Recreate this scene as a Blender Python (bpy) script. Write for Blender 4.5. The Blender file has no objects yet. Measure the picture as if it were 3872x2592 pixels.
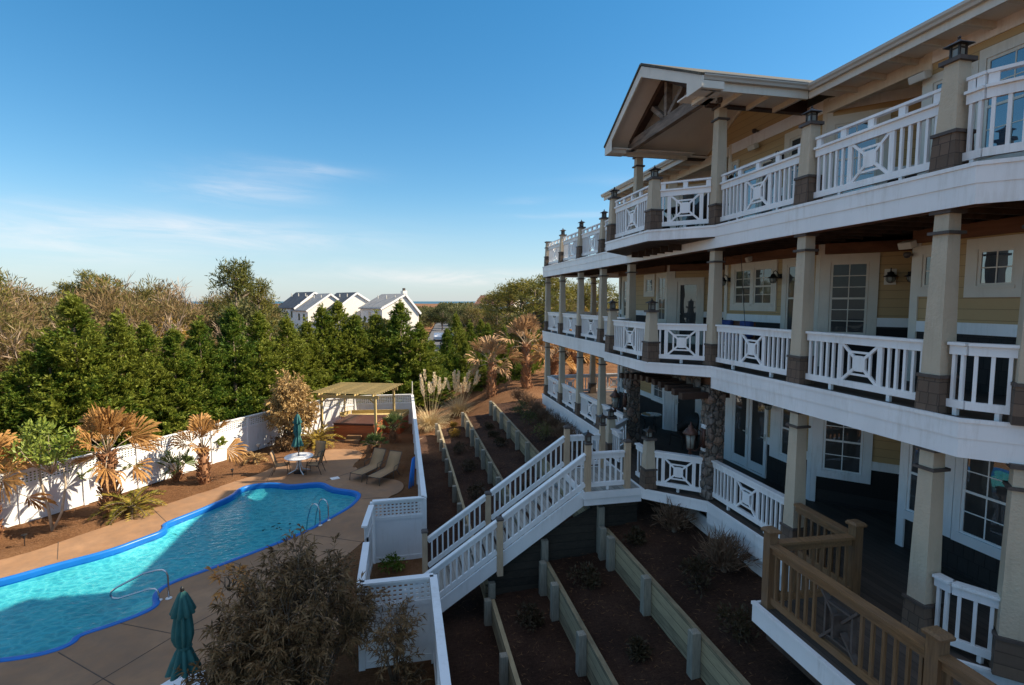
import bpy, bmesh, math, random
import numpy as np
from mathutils import Vector, Matrix

S = bpy.context.scene
COL = S.collection
R = math.radians
# ------------------------------------------------------------------ camera
CAMZ = 4.48
cam_d = bpy.data.cameras.new('camera'); cam = bpy.data.objects.new('camera', cam_d); COL.objects.link(cam)
cam_d.sensor_width = 23.6; cam_d.lens = 12.0; cam_d.clip_start = 0.05; cam_d.clip_end = 60000
cam.location = (0, 0, CAMZ)
cam.rotation_euler = (R(90 - 4.53), 0, R(-11.95))
S.camera = cam
# ------------------------------------------------------------------ sun and sky
SUN_D = Vector((-1.27, 0.12, -1.0)).normalized()          # the way the light travels
EL = math.asin(-SUN_D.z); ROT = math.atan2(-SUN_D.x, -SUN_D.y)
sl = bpy.data.lights.new('sun', 'SUN'); sl.energy = 5.0; sl.angle = R(0.5); sl.color = (1.0, 0.86, 0.66)
sun = bpy.data.objects.new('sun', sl); COL.objects.link(sun)
sun.rotation_euler = SUN_D.to_track_quat('-Z', 'Y').to_euler(); sun.location = (30, 0, 30)
W = bpy.data.worlds.new('World'); S.world = W; W.use_nodes = True
nt = W.node_tree; N = nt.nodes; L = nt.links
bg = N['Background']
sky = N.new('ShaderNodeTexSky'); sky.sky_type = 'NISHITA'; sky.sun_disc = False
sky.sun_elevation = EL; sky.sun_rotation = ROT; sky.air_density = 1.0; sky.dust_density = 0.15; sky.ozone_density = 2.2
hs = N.new('ShaderNodeHueSaturation'); hs.inputs['Saturation'].default_value = 1.55; hs.inputs['Value'].default_value = 0.98; hs.inputs['Hue'].default_value = 0.495
gm = N.new('ShaderNodeGamma'); gm.inputs['Gamma'].default_value = 0.78; L.new(sky.outputs[0], gm.inputs['Color']); L.new(gm.outputs[0], hs.inputs['Color'])
# thin cirrus: streaks laid out over the sky dome by direction
tc = N.new('ShaderNodeTexCoord'); sp = N.new('ShaderNodeSeparateXYZ'); L.new(tc.outputs['Generated'], sp.inputs[0])
def mth(op, a, b=None, c=None, clamp=False):
    n = N.new('ShaderNodeMath'); n.operation = op; n.use_clamp = clamp
    for i, q in enumerate((a, b, c)):
        if q is None: continue
        if isinstance(q, (int, float)): n.inputs[i].default_value = q
        else: L.new(q, n.inputs[i])
    return n.outputs[0]
def gauss(v, c, w):
    return mth('EXPONENT', mth('MULTIPLY', mth('POWER', mth('DIVIDE', mth('SUBTRACT', v, c), w), 2.0), -1.0))
az = mth('MULTIPLY', mth('ARCTAN2', sp.outputs[0], sp.outputs[1]), 57.2958); el = mth('MULTIPLY', mth('ARCSINE', sp.outputs[2]), 57.2958)
cb = N.new('ShaderNodeCombineXYZ'); L.new(mth('MULTIPLY', az, 0.055), cb.inputs[0]); L.new(mth('MULTIPLY_ADD', el, 0.36, mth('MULTIPLY', az, 0.018)), cb.inputs[1])
nz = N.new('ShaderNodeTexNoise'); nz.inputs['Scale'].default_value = 1.5; nz.inputs['Detail'].default_value = 10; nz.inputs['Roughness'].default_value = 0.66; nz.inputs['Distortion'].default_value = 0.6
L.new(cb.outputs[0], nz.inputs['Vector'])
wob = N.new('ShaderNodeTexNoise'); wob.inputs['Scale'].default_value = 0.7; wob.inputs['Detail'].default_value = 3; L.new(cb.outputs[0], wob.inputs['Vector'])
elw = mth('ADD', el, mth('MULTIPLY', mth('SUBTRACT', wob.outputs[0], 0.5), 3.0))
cm = N.new('ShaderNodeMapRange'); cm.inputs['From Min'].default_value = 0.42; cm.inputs['From Max'].default_value = 0.72; L.new(nz.outputs[0], cm.inputs['Value'])
streak = None
for e0, ew, a0, aw, amt in ((2.6,1.0,6,13,1.7), (6.3,1.5,-22,18,1.15), (10.4,1.3,-15,6,1.0), (12.8,0.8,-10,5.5,.75), (4.2,1.6,-32,14,.55), (8.9,.35,20,8,.55), (12.5,.4,22,5,.35), (10.8,.3,14,3,.3)):
    g_ = mth('MULTIPLY', mth('MULTIPLY', gauss(elw, e0, ew), gauss(az, a0, aw)), amt); streak = g_ if streak is None else mth('ADD', streak, g_)
cl = mth('MULTIPLY', streak, mth('MULTIPLY_ADD', cm.outputs[0], 0.75, 0.22), clamp=True)
hz = N.new('ShaderNodeMapRange'); hz.interpolation_type = 'SMOOTHSTEP'; hz.inputs['From Min'].default_value = 12.0; hz.inputs['From Max'].default_value = -1.0; L.new(el, hz.inputs['Value'])
hm = N.new('ShaderNodeMix'); hm.data_type = 'RGBA'; L.new(mth('MULTIPLY', hz.outputs[0], 0.62), hm.inputs['Factor']); L.new(hs.outputs[0], hm.inputs['A']); hm.inputs['B'].default_value = (1.75, 2.5, 3.35, 1)
mx = N.new('ShaderNodeMix'); mx.data_type = 'RGBA'
L.new(mth('MULTIPLY', cl, 0.48), mx.inputs['Factor']); L.new(hm.outputs['Result'], mx.inputs['A']); mx.inputs['B'].default_value = (4.7, 4.35, 4.25, 1)
# unseen bright cloud, added overhead and behind the camera to fill the shade
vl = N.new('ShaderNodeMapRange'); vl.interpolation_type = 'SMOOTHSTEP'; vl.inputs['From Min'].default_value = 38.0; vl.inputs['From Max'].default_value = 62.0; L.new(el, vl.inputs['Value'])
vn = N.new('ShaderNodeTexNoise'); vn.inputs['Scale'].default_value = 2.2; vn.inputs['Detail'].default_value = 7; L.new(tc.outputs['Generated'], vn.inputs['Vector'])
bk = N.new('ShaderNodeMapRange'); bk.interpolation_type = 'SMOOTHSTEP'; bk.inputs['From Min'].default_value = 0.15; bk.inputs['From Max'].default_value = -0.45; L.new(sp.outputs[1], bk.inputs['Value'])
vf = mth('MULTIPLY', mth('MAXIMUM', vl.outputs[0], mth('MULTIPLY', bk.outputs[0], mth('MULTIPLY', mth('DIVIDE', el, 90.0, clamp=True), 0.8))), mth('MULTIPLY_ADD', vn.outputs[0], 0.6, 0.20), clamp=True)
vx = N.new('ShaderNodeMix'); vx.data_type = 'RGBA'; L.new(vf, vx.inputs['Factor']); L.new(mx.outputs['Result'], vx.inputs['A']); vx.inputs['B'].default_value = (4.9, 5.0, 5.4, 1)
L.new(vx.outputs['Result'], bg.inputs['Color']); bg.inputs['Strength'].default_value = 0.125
S.view_settings.view_transform = 'Standard'; S.view_settings.look = 'None'; S.view_settings.exposure = 0.93; S.view_settings.gamma = 1.0
S.cycles.max_bounces = 9; S.cycles.diffuse_bounces = 5; S.cycles.transparent_max_bounces = 10
S.cycles.caustics_refractive = False; S.cycles.caustics_reflective = False

# ------------------------------------------------------------------ materials
def new_mat(name):
    m = bpy.data.materials.new(name); m.use_nodes = True
    return m, m.node_tree.nodes, m.node_tree.links, m.node_tree.nodes['Principled BSDF']
def lk(Ln, a, b): Ln.new(a, b)
def tcoord(n, l, scale=(1, 1, 1), rot=(0, 0, 0), which='Object'):
    t = n.new('ShaderNodeTexCoord'); mp = n.new('ShaderNodeMapping')
    mp.inputs['Scale'].default_value = scale; mp.inputs['Rotation'].default_value = rot
    l.new(t.outputs[which], mp.inputs['Vector']); return mp.outputs[0]
def noise_n(n, l, vec, scale, detail=4, rough=0.55):
    q = n.new('ShaderNodeTexNoise'); q.inputs['Scale'].default_value = scale; q.inputs['Detail'].default_value = detail
    q.inputs['Roughness'].default_value = rough; l.new(vec, q.inputs['Vector']); return q.outputs[0]
def ramp(n, l, fac, stops):
    q = n.new('ShaderNodeValToRGB'); e = q.color_ramp.elements
    while len(e) > 1: e.remove(e[-1])
    e[0].position = stops[0][0]; e[0].color = (*stops[0][1], 1)
    for p, c in stops[1:]:
        k = e.new(p); k.color = (*c, 1)
    l.new(fac, q.inputs[0]); return q.outputs[0]
def bump(n, l, h, strength, dist, bsdf):
    b = n.new('ShaderNodeBump'); b.inputs['Strength'].default_value = strength; b.inputs['Distance'].default_value = dist
    l.new(h, b.inputs['Height']); l.new(b.outputs[0], bsdf.inputs['Normal']); return b
def mix(n, l, fac, a, b):
    q = n.new('ShaderNodeMix'); q.data_type = 'RGBA'
    if isinstance(fac, float): q.inputs['Factor'].default_value = fac
    else: l.new(fac, q.inputs['Factor'])
    for key, c in (('A', a), ('B', b)):
        if isinstance(c, tuple): q.inputs[key].default_value = (*c, 1)
        else: l.new(c, q.inputs[key])
    return q.outputs['Result']
M = {}
def paint(name, c, rough=0.5, var=0.10, scale=3.0, bstr=0.06, spec=0.4, metal=0.0, stretch=(1, 1, 1)):
    m, n, l, b = new_mat(name); v = tcoord(n, l, stretch)
    f = noise_n(n, l, v, scale, 6, 0.6); f2 = noise_n(n, l, v, scale * 14, 3)
    lo = tuple(x * (1 - var) for x in c); hi = tuple(min(1, x * (1 + var)) for x in c)
    l.new(ramp(n, l, f, [(0.3, lo), (0.7, hi)]), b.inputs['Base Color'])
    b.inputs['Roughness'].default_value = rough; b.inputs['Metallic'].default_value = metal
    b.inputs['Specular IOR Level'].default_value = spec
    if bstr: bump(n, l, f2, bstr, 0.02, b)
    M[name] = m; return m
paint('white', (0.80, 0.80, 0.80), 0.42, 0.07, 1.6, 0.05, 0.4, 0, (1, 1, 0.25))
paint('fence_white', (0.80, 0.80, 0.80), 0.38, 0.04, 1.0, 0.03)
paint('cream', (0.66, 0.61, 0.52), 0.5, 0.05, 2.0, 0.03)
paint('stucco', (0.51, 0.43, 0.32), 0.85, 0.07, 2.0, 0.5)
paint('soffit', (0.75, 0.71, 0.64), 0.8, 0.06, 1.5, 0.1)
paint('band', (0.085, 0.068, 0.060), 0.6, 0.25, 6.0, 0.2)
paint('beam', (0.050, 0.026, 0.017), 0.6, 0.35, 5.0, 0.25, 0.4, 0, (0.3, 1, 1))
paint('beam_grey', (0.20, 0.165, 0.14), 0.8, 0.5, 6.0, 0.4, 0.3, 0, (1, 0.25, 1.5))
paint('redwood', (0.15, 0.070, 0.040), 0.7, 0.35, 4.0, 0.2, 0.3, 0, (1, 0.2, 2))
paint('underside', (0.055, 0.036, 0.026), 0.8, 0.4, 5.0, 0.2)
paint('gutter', (0.50, 0.47, 0.41), 0.35, 0.04, 1.0, 0.0)
paint('black', (0.012, 0.012, 0.013), 0.45, 0.2, 5.0, 0.05)
paint('dark_wicker', (0.022, 0.016, 0.013), 0.55, 0.3, 20.0, 0.2)
paint('copper', (0.11, 0.055, 0.042), 0.45, 0.35, 14.0, 0.2, 0.5, 0.6)
paint('bronze', (0.055, 0.042, 0.035), 0.45, 0.3, 10.0, 0.1, 0.5, 0.5)
paint('steel', (0.55, 0.56, 0.58), 0.18, 0.05, 5.0, 0.0, 0.5, 1.0)
paint('stem', (0.15, 0.115, 0.08), 0.85, 0.35, 9.0, 0.4)
paint('pale_stem', (0.42, 0.33, 0.23), 0.8, 0.2, 6.0, 0.2)
paint('grey_twig', (0.20, 0.155, 0.12), 0.9, 0.35, 3.0, 0.0)
paint('sling', (0.34, 0.215, 0.112), 0.75, 0.08, 30.0, 0.1)
paint('frame_brown', (0.065, 0.050, 0.042), 0.4, 0.1, 5.0, 0.0)
paint('teal_cloth', (0.022, 0.112, 0.110), 0.75, 0.15, 8.0, 0.1)
paint('tub_lid', (0.085, 0.036, 0.026), 0.5, 0.15, 5.0, 0.1)
paint('foam_blue', (0.02, 0.19, 0.62), 0.5, 0.1, 5.0, 0.0)
paint('cushion_blue', (0.035, 0.065, 0.22), 0.8, 0.2, 8.0, 0.0)
paint('coping', (0.008, 0.150, 0.50), 0.35, 0.10, 1.5, 0.06)
paint('asphalt', (0.10, 0.10, 0.105), 0.9, 0.15, 0.6, 0.1)
paint('plume', (0.72, 0.60, 0.42), 0.9, 0.12, 4.0, 0.0)
paint('dry_blade', (0.48, 0.37, 0.20), 0.85, 0.25, 3.0, 0.0)
paint('car_white', (0.75, 0.76, 0.78), 0.25, 0.02, 1.0, 0.0)
paint('car_blue', (0.20, 0.28, 0.36), 0.25, 0.02, 1.0, 0.0)
paint('grey_roof', (0.27, 0.265, 0.26), 0.9, 0.18, 1.2, 0.2)
paint('slate_roof', (0.075, 0.085, 0.10), 0.9, 0.3, 0.9, 0.2)
paint('red_roof', (0.15, 0.07, 0.05), 0.9, 0.2, 0.5, 0.1)
paint('glass_lamp', (0.26, 0.26, 0.23), 0.12, 0.1, 5.0, 0.0)
paint('lamp_pale', (0.60, 0.58, 0.52), 0.5, 0.05, 5.0, 0.0)

def stripes(name, c, period, axis=2, groove=0.10, var=0.12, rough=0.7, stretch=(0.4, 0.4, 2.0), dark=0.55, seam=True, bstr=0.6):
    """boards or lap siding: a groove every <period> along one axis, plus grain"""
    m, n, l, b = new_mat(name)
    t = n.new('ShaderNodeTexCoord'); s = n.new('ShaderNodeSeparateXYZ'); l.new(t.outputs['Object'], s.inputs[0])
    d = n.new('ShaderNodeMath'); d.operation = 'DIVIDE'; l.new(s.outputs[axis], d.inputs[0]); d.inputs[1].default_value = period
    fr = n.new('ShaderNodeMath'); fr.operation = 'FRACT'; l.new(d.outputs[0], fr.inputs[0])
    fl = n.new('ShaderNodeMath'); fl.operation = 'FLOOR'; l.new(d.outputs[0], fl.inputs[0])
    wn = n.new('ShaderNodeTexWhiteNoise'); wn.noise_dimensions = '1D'; l.new(fl.outputs[0], wn.inputs['W'])
    mp = n.new('ShaderNodeMapping'); mp.inputs['Scale'].default_value = stretch; l.new(t.outputs['Object'], mp.inputs[0])
    f = noise_n(n, l, mp.outputs[0], 5, 7, 0.65)
    ad = n.new('ShaderNodeMath'); ad.operation = 'MULTIPLY_ADD'; l.new(wn.outputs[0], ad.inputs[0]); ad.inputs[1].default_value = 0.35; l.new(f, ad.inputs[2])
    col = ramp(n, l, ad.outputs[0], [(0.35, tuple(x * (1 - var) for x in c)), (0.85, tuple(x * (1 + var) for x in c))])
    gr = n.new('ShaderNodeMath'); gr.operation = 'LESS_THAN'; l.new(fr.outputs[0], gr.inputs[0]); gr.inputs[1].default_value = groove
    l.new(mix(n, l, gr.outputs[0], col, tuple(x * dark for x in c)), b.inputs['Base Color'])  # darkens the groove; on lap siding this paints in the shade of the lap
    b.inputs['Roughness'].default_value = rough
    mr = n.new('ShaderNodeMath'); mr.operation = 'SUBTRACT'; l.new(fr.outputs[0], mr.inputs[0]); l.new(gr.outputs[0], mr.inputs[1])
    bump(n, l, mr.outputs[0], bstr, 0.012, b); M[name] = m; return m
stripes('siding', (0.46, 0.315, 0.15), 0.175, 2, 0.06, 0.04, 0.6, (0.3, 0.3, 0.3), 0.62)
stripes('far_siding', (0.84, 0.79, 0.72), 0.20, 2, 0.12, 0.02, 0.7, (0.3, 0.3, 0.3), 0.86)
stripes('deck_board', (0.060, 0.046, 0.036), 0.14, 0, 0.06, 0.35, 0.7, (3.0, 0.35, 1), 0.3)
stripes('stair_board', (0.27, 0.26, 0.23), 0.14, 0, 0.06, 0.3, 0.8, (3.0, 0.35, 1), 0.4)
stripes('new_deck', (0.52, 0.40, 0.17), 0.14, 1, 0.06, 0.12, 0.7, (0.35, 3.0, 1), 0.5)
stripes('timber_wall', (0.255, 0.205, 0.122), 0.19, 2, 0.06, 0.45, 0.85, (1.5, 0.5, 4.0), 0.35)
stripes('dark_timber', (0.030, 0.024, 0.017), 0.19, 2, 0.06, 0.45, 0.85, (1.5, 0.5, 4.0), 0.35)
stripes('tub_wood', (0.42, 0.105, 0.032), 0.08, 2, 0.10, 0.2, 0.5, (0.6, 0.6, 3), 0.5)
def wood(name, c, var, stretch):
    m, n, l, b = new_mat(name); v = tcoord(n, l, stretch)
    f = noise_n(n, l, v, 7, 8, 0.7); k = noise_n(n, l, tcoord(n, l), 2.2, 3)
    base = ramp(n, l, f, [(0.30, tuple(x * (1 - var) for x in c)), (0.52, c), (0.75, tuple(min(1, x * (1 + var)) for x in c))])
    grey = mix(n, l, ramp(n, l, k, [(0.45, (0, 0, 0)), (0.75, (0.5, 0.5, 0.5))]), base, tuple(x*.55+.045 for x in c))
    l.new(grey, b.inputs['Base Color']); b.inputs['Roughness'].default_value = 0.75
    bump(n, l, f, 0.35, 0.01, b); M[name] = m
wood('timber', (0.20, 0.105, 0.042), 0.45, (6, 0.5, 6))
wood('timber_post', (0.175, 0.095, 0.040), 0.45, (6, 6, 0.5))
wood('new_wood', (0.50, 0.37, 0.15), 0.25, (0.5, 6, 6))
wood('wall_post', (0.26, 0.24, 0.19), 0.4, (6, 6, 0.6))
wood('newel', (0.52, 0.38, 0.25), 0.15, (5, 5, 0.6))

def shingle(name, c1, c2, mort, bw, rh, rough=0.85):
    m, n, l, b = new_mat(name)
    t = n.new('ShaderNodeTexCoord'); s = n.new('ShaderNodeSeparateXYZ'); l.new(t.outputs['Object'], s.inputs[0])
    a = n.new('ShaderNodeMath'); a.operation = 'ADD'; l.new(s.outputs[0], a.inputs[0]); l.new(s.outputs[1], a.inputs[1])
    cb = n.new('ShaderNodeCombineXYZ'); l.new(a.outputs[0], cb.inputs[0]); l.new(s.outputs[2], cb.inputs[1])
    br = n.new('ShaderNodeTexBrick'); l.new(cb.outputs[0], br.inputs['Vector'])
    br.inputs['Scale'].default_value = 1.0; br.inputs['Brick Width'].default_value = bw; br.inputs['Row Height'].default_value = rh
    br.inputs['Mortar Size'].default_value = 0.005; br.inputs['Color1'].default_value = (*c1, 1); br.inputs['Color2'].default_value = (*c2, 1); br.inputs['Mortar'].default_value = (*mort, 1)
    br.inputs['Bias'].default_value = 0.0; br.squash = 0.8; br.squash_frequency = 3
    f = noise_n(n, l, tcoord(n, l, (9, 9, 1.2)), 6, 6, 0.7)
    q = mix(n, l, ramp(n, l, f, [(0.35, (0, 0, 0)), (0.8, (0.6, 0.6, 0.6))]), br.outputs[0], tuple(x * 0.6 for x in c1))
    l.new(q, b.inputs['Base Color']); b.inputs['Roughness'].default_value = rough
    inv = n.new('ShaderNodeMath'); inv.operation = 'SUBTRACT'; inv.inputs[0].default_value = 1; l.new(br.outputs['Fac'], inv.inputs[1])
    bump(n, l, inv.outputs[0], 0.8, 0.02, b); M[name] = m
shingle('plinth', (0.17, 0.115, 0.080), (0.115, 0.080, 0.058), (0.06, 0.042, 0.032), 0.145, 0.150)
shingle('dark_shingle', (0.034, 0.029, 0.026), (0.024, 0.020, 0.018), (0.010, 0.009, 0.008), 0.16, 0.24)
shingle('roof_shingle', (0.10, 0.09, 0.065), (0.06, 0.058, 0.045), (0.02, 0.02, 0.018), 0.30, 0.14)
shingle('brick_path', (0.42, 0.33, 0.25), (0.34, 0.26, 0.19), (0.2, 0.15, 0.1), 0.2, 0.2)

def mk_stone():
    m, n, l, b = new_mat('stone'); v = tcoord(n, l, (5.5, 5.5, 4.2))
    w = noise_n(n, l, v, 0.9, 2); 
    ad = n.new('ShaderNodeVectorMath'); ad.operation = 'ADD'; l.new(v, ad.inputs[0])
    sc = n.new('ShaderNodeVectorMath'); sc.operation = 'SCALE'; sc.inputs['Scale'].default_value = 0.5
    nn = n.new('ShaderNodeTexNoise'); nn.inputs['Scale'].default_value = 1.3; l.new(v, nn.inputs['Vector'])
    l.new(nn.outputs['Color'], sc.inputs[0]); l.new(sc.outputs[0], ad.inputs[1])
    vo = n.new('ShaderNodeTexVoronoi'); vo.inputs['Scale'].default_value = 1.0; l.new(ad.outputs[0], vo.inputs['Vector'])
    ve = n.new('ShaderNodeTexVoronoi'); ve.feature = 'DISTANCE_TO_EDGE'; ve.inputs['Scale'].default_value = 1.0; l.new(ad.outputs[0], ve.inputs['Vector'])
    sx = n.new('ShaderNodeSeparateColor'); l.new(vo.outputs['Color'], sx.inputs[0])
    c = ramp(n, l, sx.outputs[0], [(0.0, (0.15, 0.12, 0.10)), (0.25, (0.24, 0.19, 0.145)), (0.45, (0.19, 0.165, 0.15)), (0.62, (0.31, 0.17, 0.10)), (0.8, (0.25, 0.205, 0.165)), (1.0, (0.28, 0.155, 0.115))])
    edge = ramp(n, l, ve.outputs['Distance'], [(0.03, (1, 1, 1)), (0.09, (0, 0, 0))])
    f = noise_n(n, l, v, 5, 6, 0.7)
    c2 = mix(n, l, ramp(n, l, f, [(0.3, (0, 0, 0)), (0.8, (0.5, 0.5, 0.5))]), c, (0.16, 0.14, 0.12))
    l.new(mix(n, l, edge, c2, (0.085, 0.075, 0.065)), b.inputs['Base Color']); b.inputs['Roughness'].default_value = 0.9
    bump(n, l, ramp(n, l, ve.outputs['Distance'], [(0.0, (0, 0, 0)), (0.2, (1, 1, 1))]), 0.9, 0.05, b); M['stone'] = m
mk_stone()

def mk_ground(name, cols, scale, fib=(1, 1, 1), rough=0.95, bs=0.7, bd=0.06, joints=None):
    m, n, l, b = new_mat(name); v = tcoord(n, l)
    f = noise_n(n, l, v, scale, 8, 0.68); g = noise_n(n, l, v, scale * 0.06 + 0.15, 4)
    h = noise_n(n, l, tcoord(n, l, fib, (0, 0, 0.6)), scale * 3, 6, 0.75); h2 = noise_n(n, l, tcoord(n, l, (fib[1], fib[0], 1), (0, 0, -0.3)), scale * 3, 6, 0.75)
    s = n.new('ShaderNodeMath'); s.operation = 'MULTIPLY_ADD'; l.new(h, s.inputs[0]); s.inputs[1].default_value = 0.6
    a2 = n.new('ShaderNodeMath'); a2.operation = 'MULTIPLY'; l.new(h2, a2.inputs[0]); a2.inputs[1].default_value = 0.4; l.new(a2.outputs[0], s.inputs[2])
    a3 = n.new('ShaderNodeMath'); a3.operation = 'MULTIPLY_ADD'; l.new(g, a3.inputs[0]); a3.inputs[1].default_value = 0.5; l.new(s.outputs[0], a3.inputs[2])
    c = ramp(n, l, a3.outputs[0], [(0.52, cols[0]), (0.72, cols[1]), (0.92, cols[2])])
    l.new(c, b.inputs['Base Color']); b.inputs['Roughness'].default_value = rough; b.inputs['Specular IOR Level'].default_value = 0.15
    bump(n, l, s.outputs[0], bs, bd, b); M[name] = m
mk_ground('mulch', [(0.016, 0.009, 0.007), (0.052, 0.027, 0.018), (0.115, 0.062, 0.040)], 9, (0.35, 2.2, 1), bs=1.0, bd=0.10)
mk_ground('straw', [(0.07, 0.030, 0.013), (0.175, 0.082, 0.036), (0.29, 0.155, 0.078)], 6, (0.35, 2.2, 1), bs=1.0, bd=0.12)
def mk_concrete():
    m, n, l, b = new_mat('concrete'); v = tcoord(n, l)
    f = noise_n(n, l, v, 0.55, 8, 0.6); g = noise_n(n, l, tcoord(n, l, (1, 1, 1), (0, 0, 0.7)), 2.3, 6, 0.7); k = noise_n(n, l, v, 40, 4)
    c = ramp(n, l, f, [(0.28, (0.23, 0.120, 0.058)), (0.5, (0.315, 0.172, 0.086)), (0.72, (0.40, 0.23, 0.122))])
    c = mix(n, l, ramp(n, l, g, [(0.36, (0, 0, 0)), (0.72, (0.75, 0.75, 0.75))]), c, (0.20, 0.125, 0.075))
    l.new(c, b.inputs['Base Color']); b.inputs['Roughness'].default_value = 0.72; bump(n, l, k, 0.12, 0.01, b); M['concrete'] = m
mk_concrete()
paint('joint', (0.09, 0.065, 0.05), 0.9, 0.2, 3, 0.0)

def mk_glass(name, tint, refl=0.30, curtain=None):
    m, n, l, b = new_mat(name)
    b.inputs['Roughness'].default_value = 0.6
    f = noise_n(n, l, tcoord(n, l, (2, 2, 0.5)), 2.0, 3)
    l.new(ramp(n, l, f, [(0.35, tuple(x * 0.4 for x in tint)), (0.7, tint)]), b.inputs['Base Color'])
    gl = n.new('ShaderNodeBsdfGlossy'); gl.inputs['Roughness'].default_value = 0.015; gl.inputs['Color'].default_value = (0.92, 0.97, 1.0, 1)
    lw = n.new('ShaderNodeLayerWeight'); lw.inputs['Blend'].default_value = refl
    mr = n.new('ShaderNodeMapRange'); mr.inputs['To Min'].default_value = refl * 0.35; mr.inputs['To Max'].default_value = 1.0; l.new(lw.outputs['Fresnel'], mr.inputs['Value'])
    wv = noise_n(n, l, tcoord(n, l), 1.3, 2); bp = n.new('ShaderNodeBump'); bp.inputs['Strength'].default_value = 0.12; bp.inputs['Distance'].default_value = 0.05; l.new(wv, bp.inputs['Height']); l.new(bp.outputs[0], gl.inputs['Normal'])
    ms = n.new('ShaderNodeMixShader'); l.new(mr.outputs[0], ms.inputs[0]); l.new(b.outputs[0], ms.inputs[1]); l.new(gl.outputs[0], ms.inputs[2])
    l.new(ms.outputs[0], n['Material Output'].inputs[0]); M[name] = m
mk_glass('glass', (0.030, 0.032, 0.034), 0.22)
mk_glass('glass_blue', (0.03, 0.05, 0.08), 0.42)
mk_glass('glass_dark', (0.022, 0.023, 0.024), 0.045)
mk_glass('glass_table', (0.10, 0.14, 0.14), 0.3)

def mk_water():
    m, n, l, b = new_mat('water'); n.remove(b)
    tr = n.new('ShaderNodeBsdfTransparent'); tr.inputs['Color'].default_value = (0.44, 0.94, 0.96, 1)
    gl = n.new('ShaderNodeBsdfGlossy'); gl.inputs['Roughness'].default_value = 0.03
    fr = n.new('ShaderNodeFresnel'); fr.inputs['IOR'].default_value = 1.33
    v = tcoord(n, l, (1.0, 2.4, 1), (0, 0, 0.9)); w = noise_n(n, l, v, 3.2, 3, 0.5); w2 = noise_n(n, l, tcoord(n, l, (1.6, 1, 1), (0, 0, -0.5)), 1.2, 2)
    a = n.new('ShaderNodeMath'); a.operation = 'ADD'; l.new(w, a.inputs[0]); l.new(w2, a.inputs[1])
    bp = n.new('ShaderNodeBump'); bp.inputs['Strength'].default_value = 0.35; bp.inputs['Distance'].default_value = 0.08; l.new(a.outputs[0], bp.inputs['Height'])
    l.new(bp.outputs[0], gl.inputs['Normal']); l.new(bp.outputs[0], fr.inputs['Normal'])
    # caustic net put into the tint, standing in for light focused by ripples
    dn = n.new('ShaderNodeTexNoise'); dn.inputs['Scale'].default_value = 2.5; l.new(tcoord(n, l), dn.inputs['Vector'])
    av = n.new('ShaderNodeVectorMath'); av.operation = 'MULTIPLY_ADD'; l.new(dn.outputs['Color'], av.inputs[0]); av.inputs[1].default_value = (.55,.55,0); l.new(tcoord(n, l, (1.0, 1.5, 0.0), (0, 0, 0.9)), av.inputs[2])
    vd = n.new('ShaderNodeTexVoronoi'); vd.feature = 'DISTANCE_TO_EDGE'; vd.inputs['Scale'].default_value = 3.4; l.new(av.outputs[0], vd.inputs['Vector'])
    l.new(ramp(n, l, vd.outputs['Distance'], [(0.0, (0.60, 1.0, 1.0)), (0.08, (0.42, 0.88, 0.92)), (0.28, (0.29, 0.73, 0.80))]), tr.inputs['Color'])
    gq = n.new('ShaderNodeNewGeometry'); up_ = n.new('ShaderNodeMath'); up_.operation = 'SUBTRACT'; up_.inputs[0].default_value = 1.0; l.new(gq.outputs['Backfacing'], up_.inputs[1])
    fm = n.new('ShaderNodeMath'); fm.operation = 'MULTIPLY'; l.new(fr.outputs[0], fm.inputs[0]); l.new(up_.outputs[0], fm.inputs[1])
    ms = n.new('ShaderNodeMixShader'); l.new(fm.outputs[0], ms.inputs[0]); l.new(tr.outputs[0], ms.inputs[1]); l.new(gl.outputs[0], ms.inputs[2])
    l.new(ms.outputs[0], n['Material Output'].inputs[0]); M['water'] = m
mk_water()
paint('basin', (0.22, 0.44, 0.48), 0.5, 0.10, 0.7, 0.0)
paint('leaf_litter', (0.02, 0.03, 0.025), 0.9, 0.2, 3, 0.0)
def mk_sea():
    m, n, l, b = new_mat('sea'); b.inputs['Base Color'].default_value = (0.010, 0.060, 0.085, 1); b.inputs['Roughness'].default_value = 0.35
    M['sea'] = m
mk_sea()

def foliage(name, stops, scale=0.9, trans=0.25, rough=0.6, objvar=0.25):
    m, n, l, b = new_mat(name); v = tcoord(n, l)
    oi = n.new('ShaderNodeObjectInfo'); f = noise_n(n, l, v, scale, 4, 0.6); fine = noise_n(n, l, v, scale * 9, 2)
    a = n.new('ShaderNodeMath'); a.operation = 'MULTIPLY_ADD'; l.new(fine, a.inputs[0]); a.inputs[1].default_value = 0.7; l.new(f, a.inputs[2])
    o = n.new('ShaderNodeMath'); o.operation = 'MULTIPLY_ADD'; l.new(oi.outputs['Random'], o.inputs[0]); o.inputs[1].default_value = objvar; l.new(a.outputs[0], o.inputs[2])
    c = ramp(n, l, o.outputs[0], stops); l.new(c, b.inputs['Base Color']); b.inputs['Roughness'].default_value = rough; b.inputs['Specular IOR Level'].default_value = 0.25
    t = n.new('ShaderNodeBsdfTranslucent'); l.new(c, t.inputs['Color'])
    ms = n.new('ShaderNodeMixShader'); ms.inputs[0].default_value = trans; l.new(b.outputs[0], ms.inputs[1]); l.new(t.outputs[0], ms.inputs[2])
    l.new(ms.outputs[0], n['Material Output'].inputs[0]); M[name] = m
foliage('cypress_leaf', [(0.60, (0.022, 0.064, 0.012)), (0.85, (0.088, 0.150, 0.015)), (1.10, (0.20, 0.225, 0.030))], 1.2, 0.30)
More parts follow.
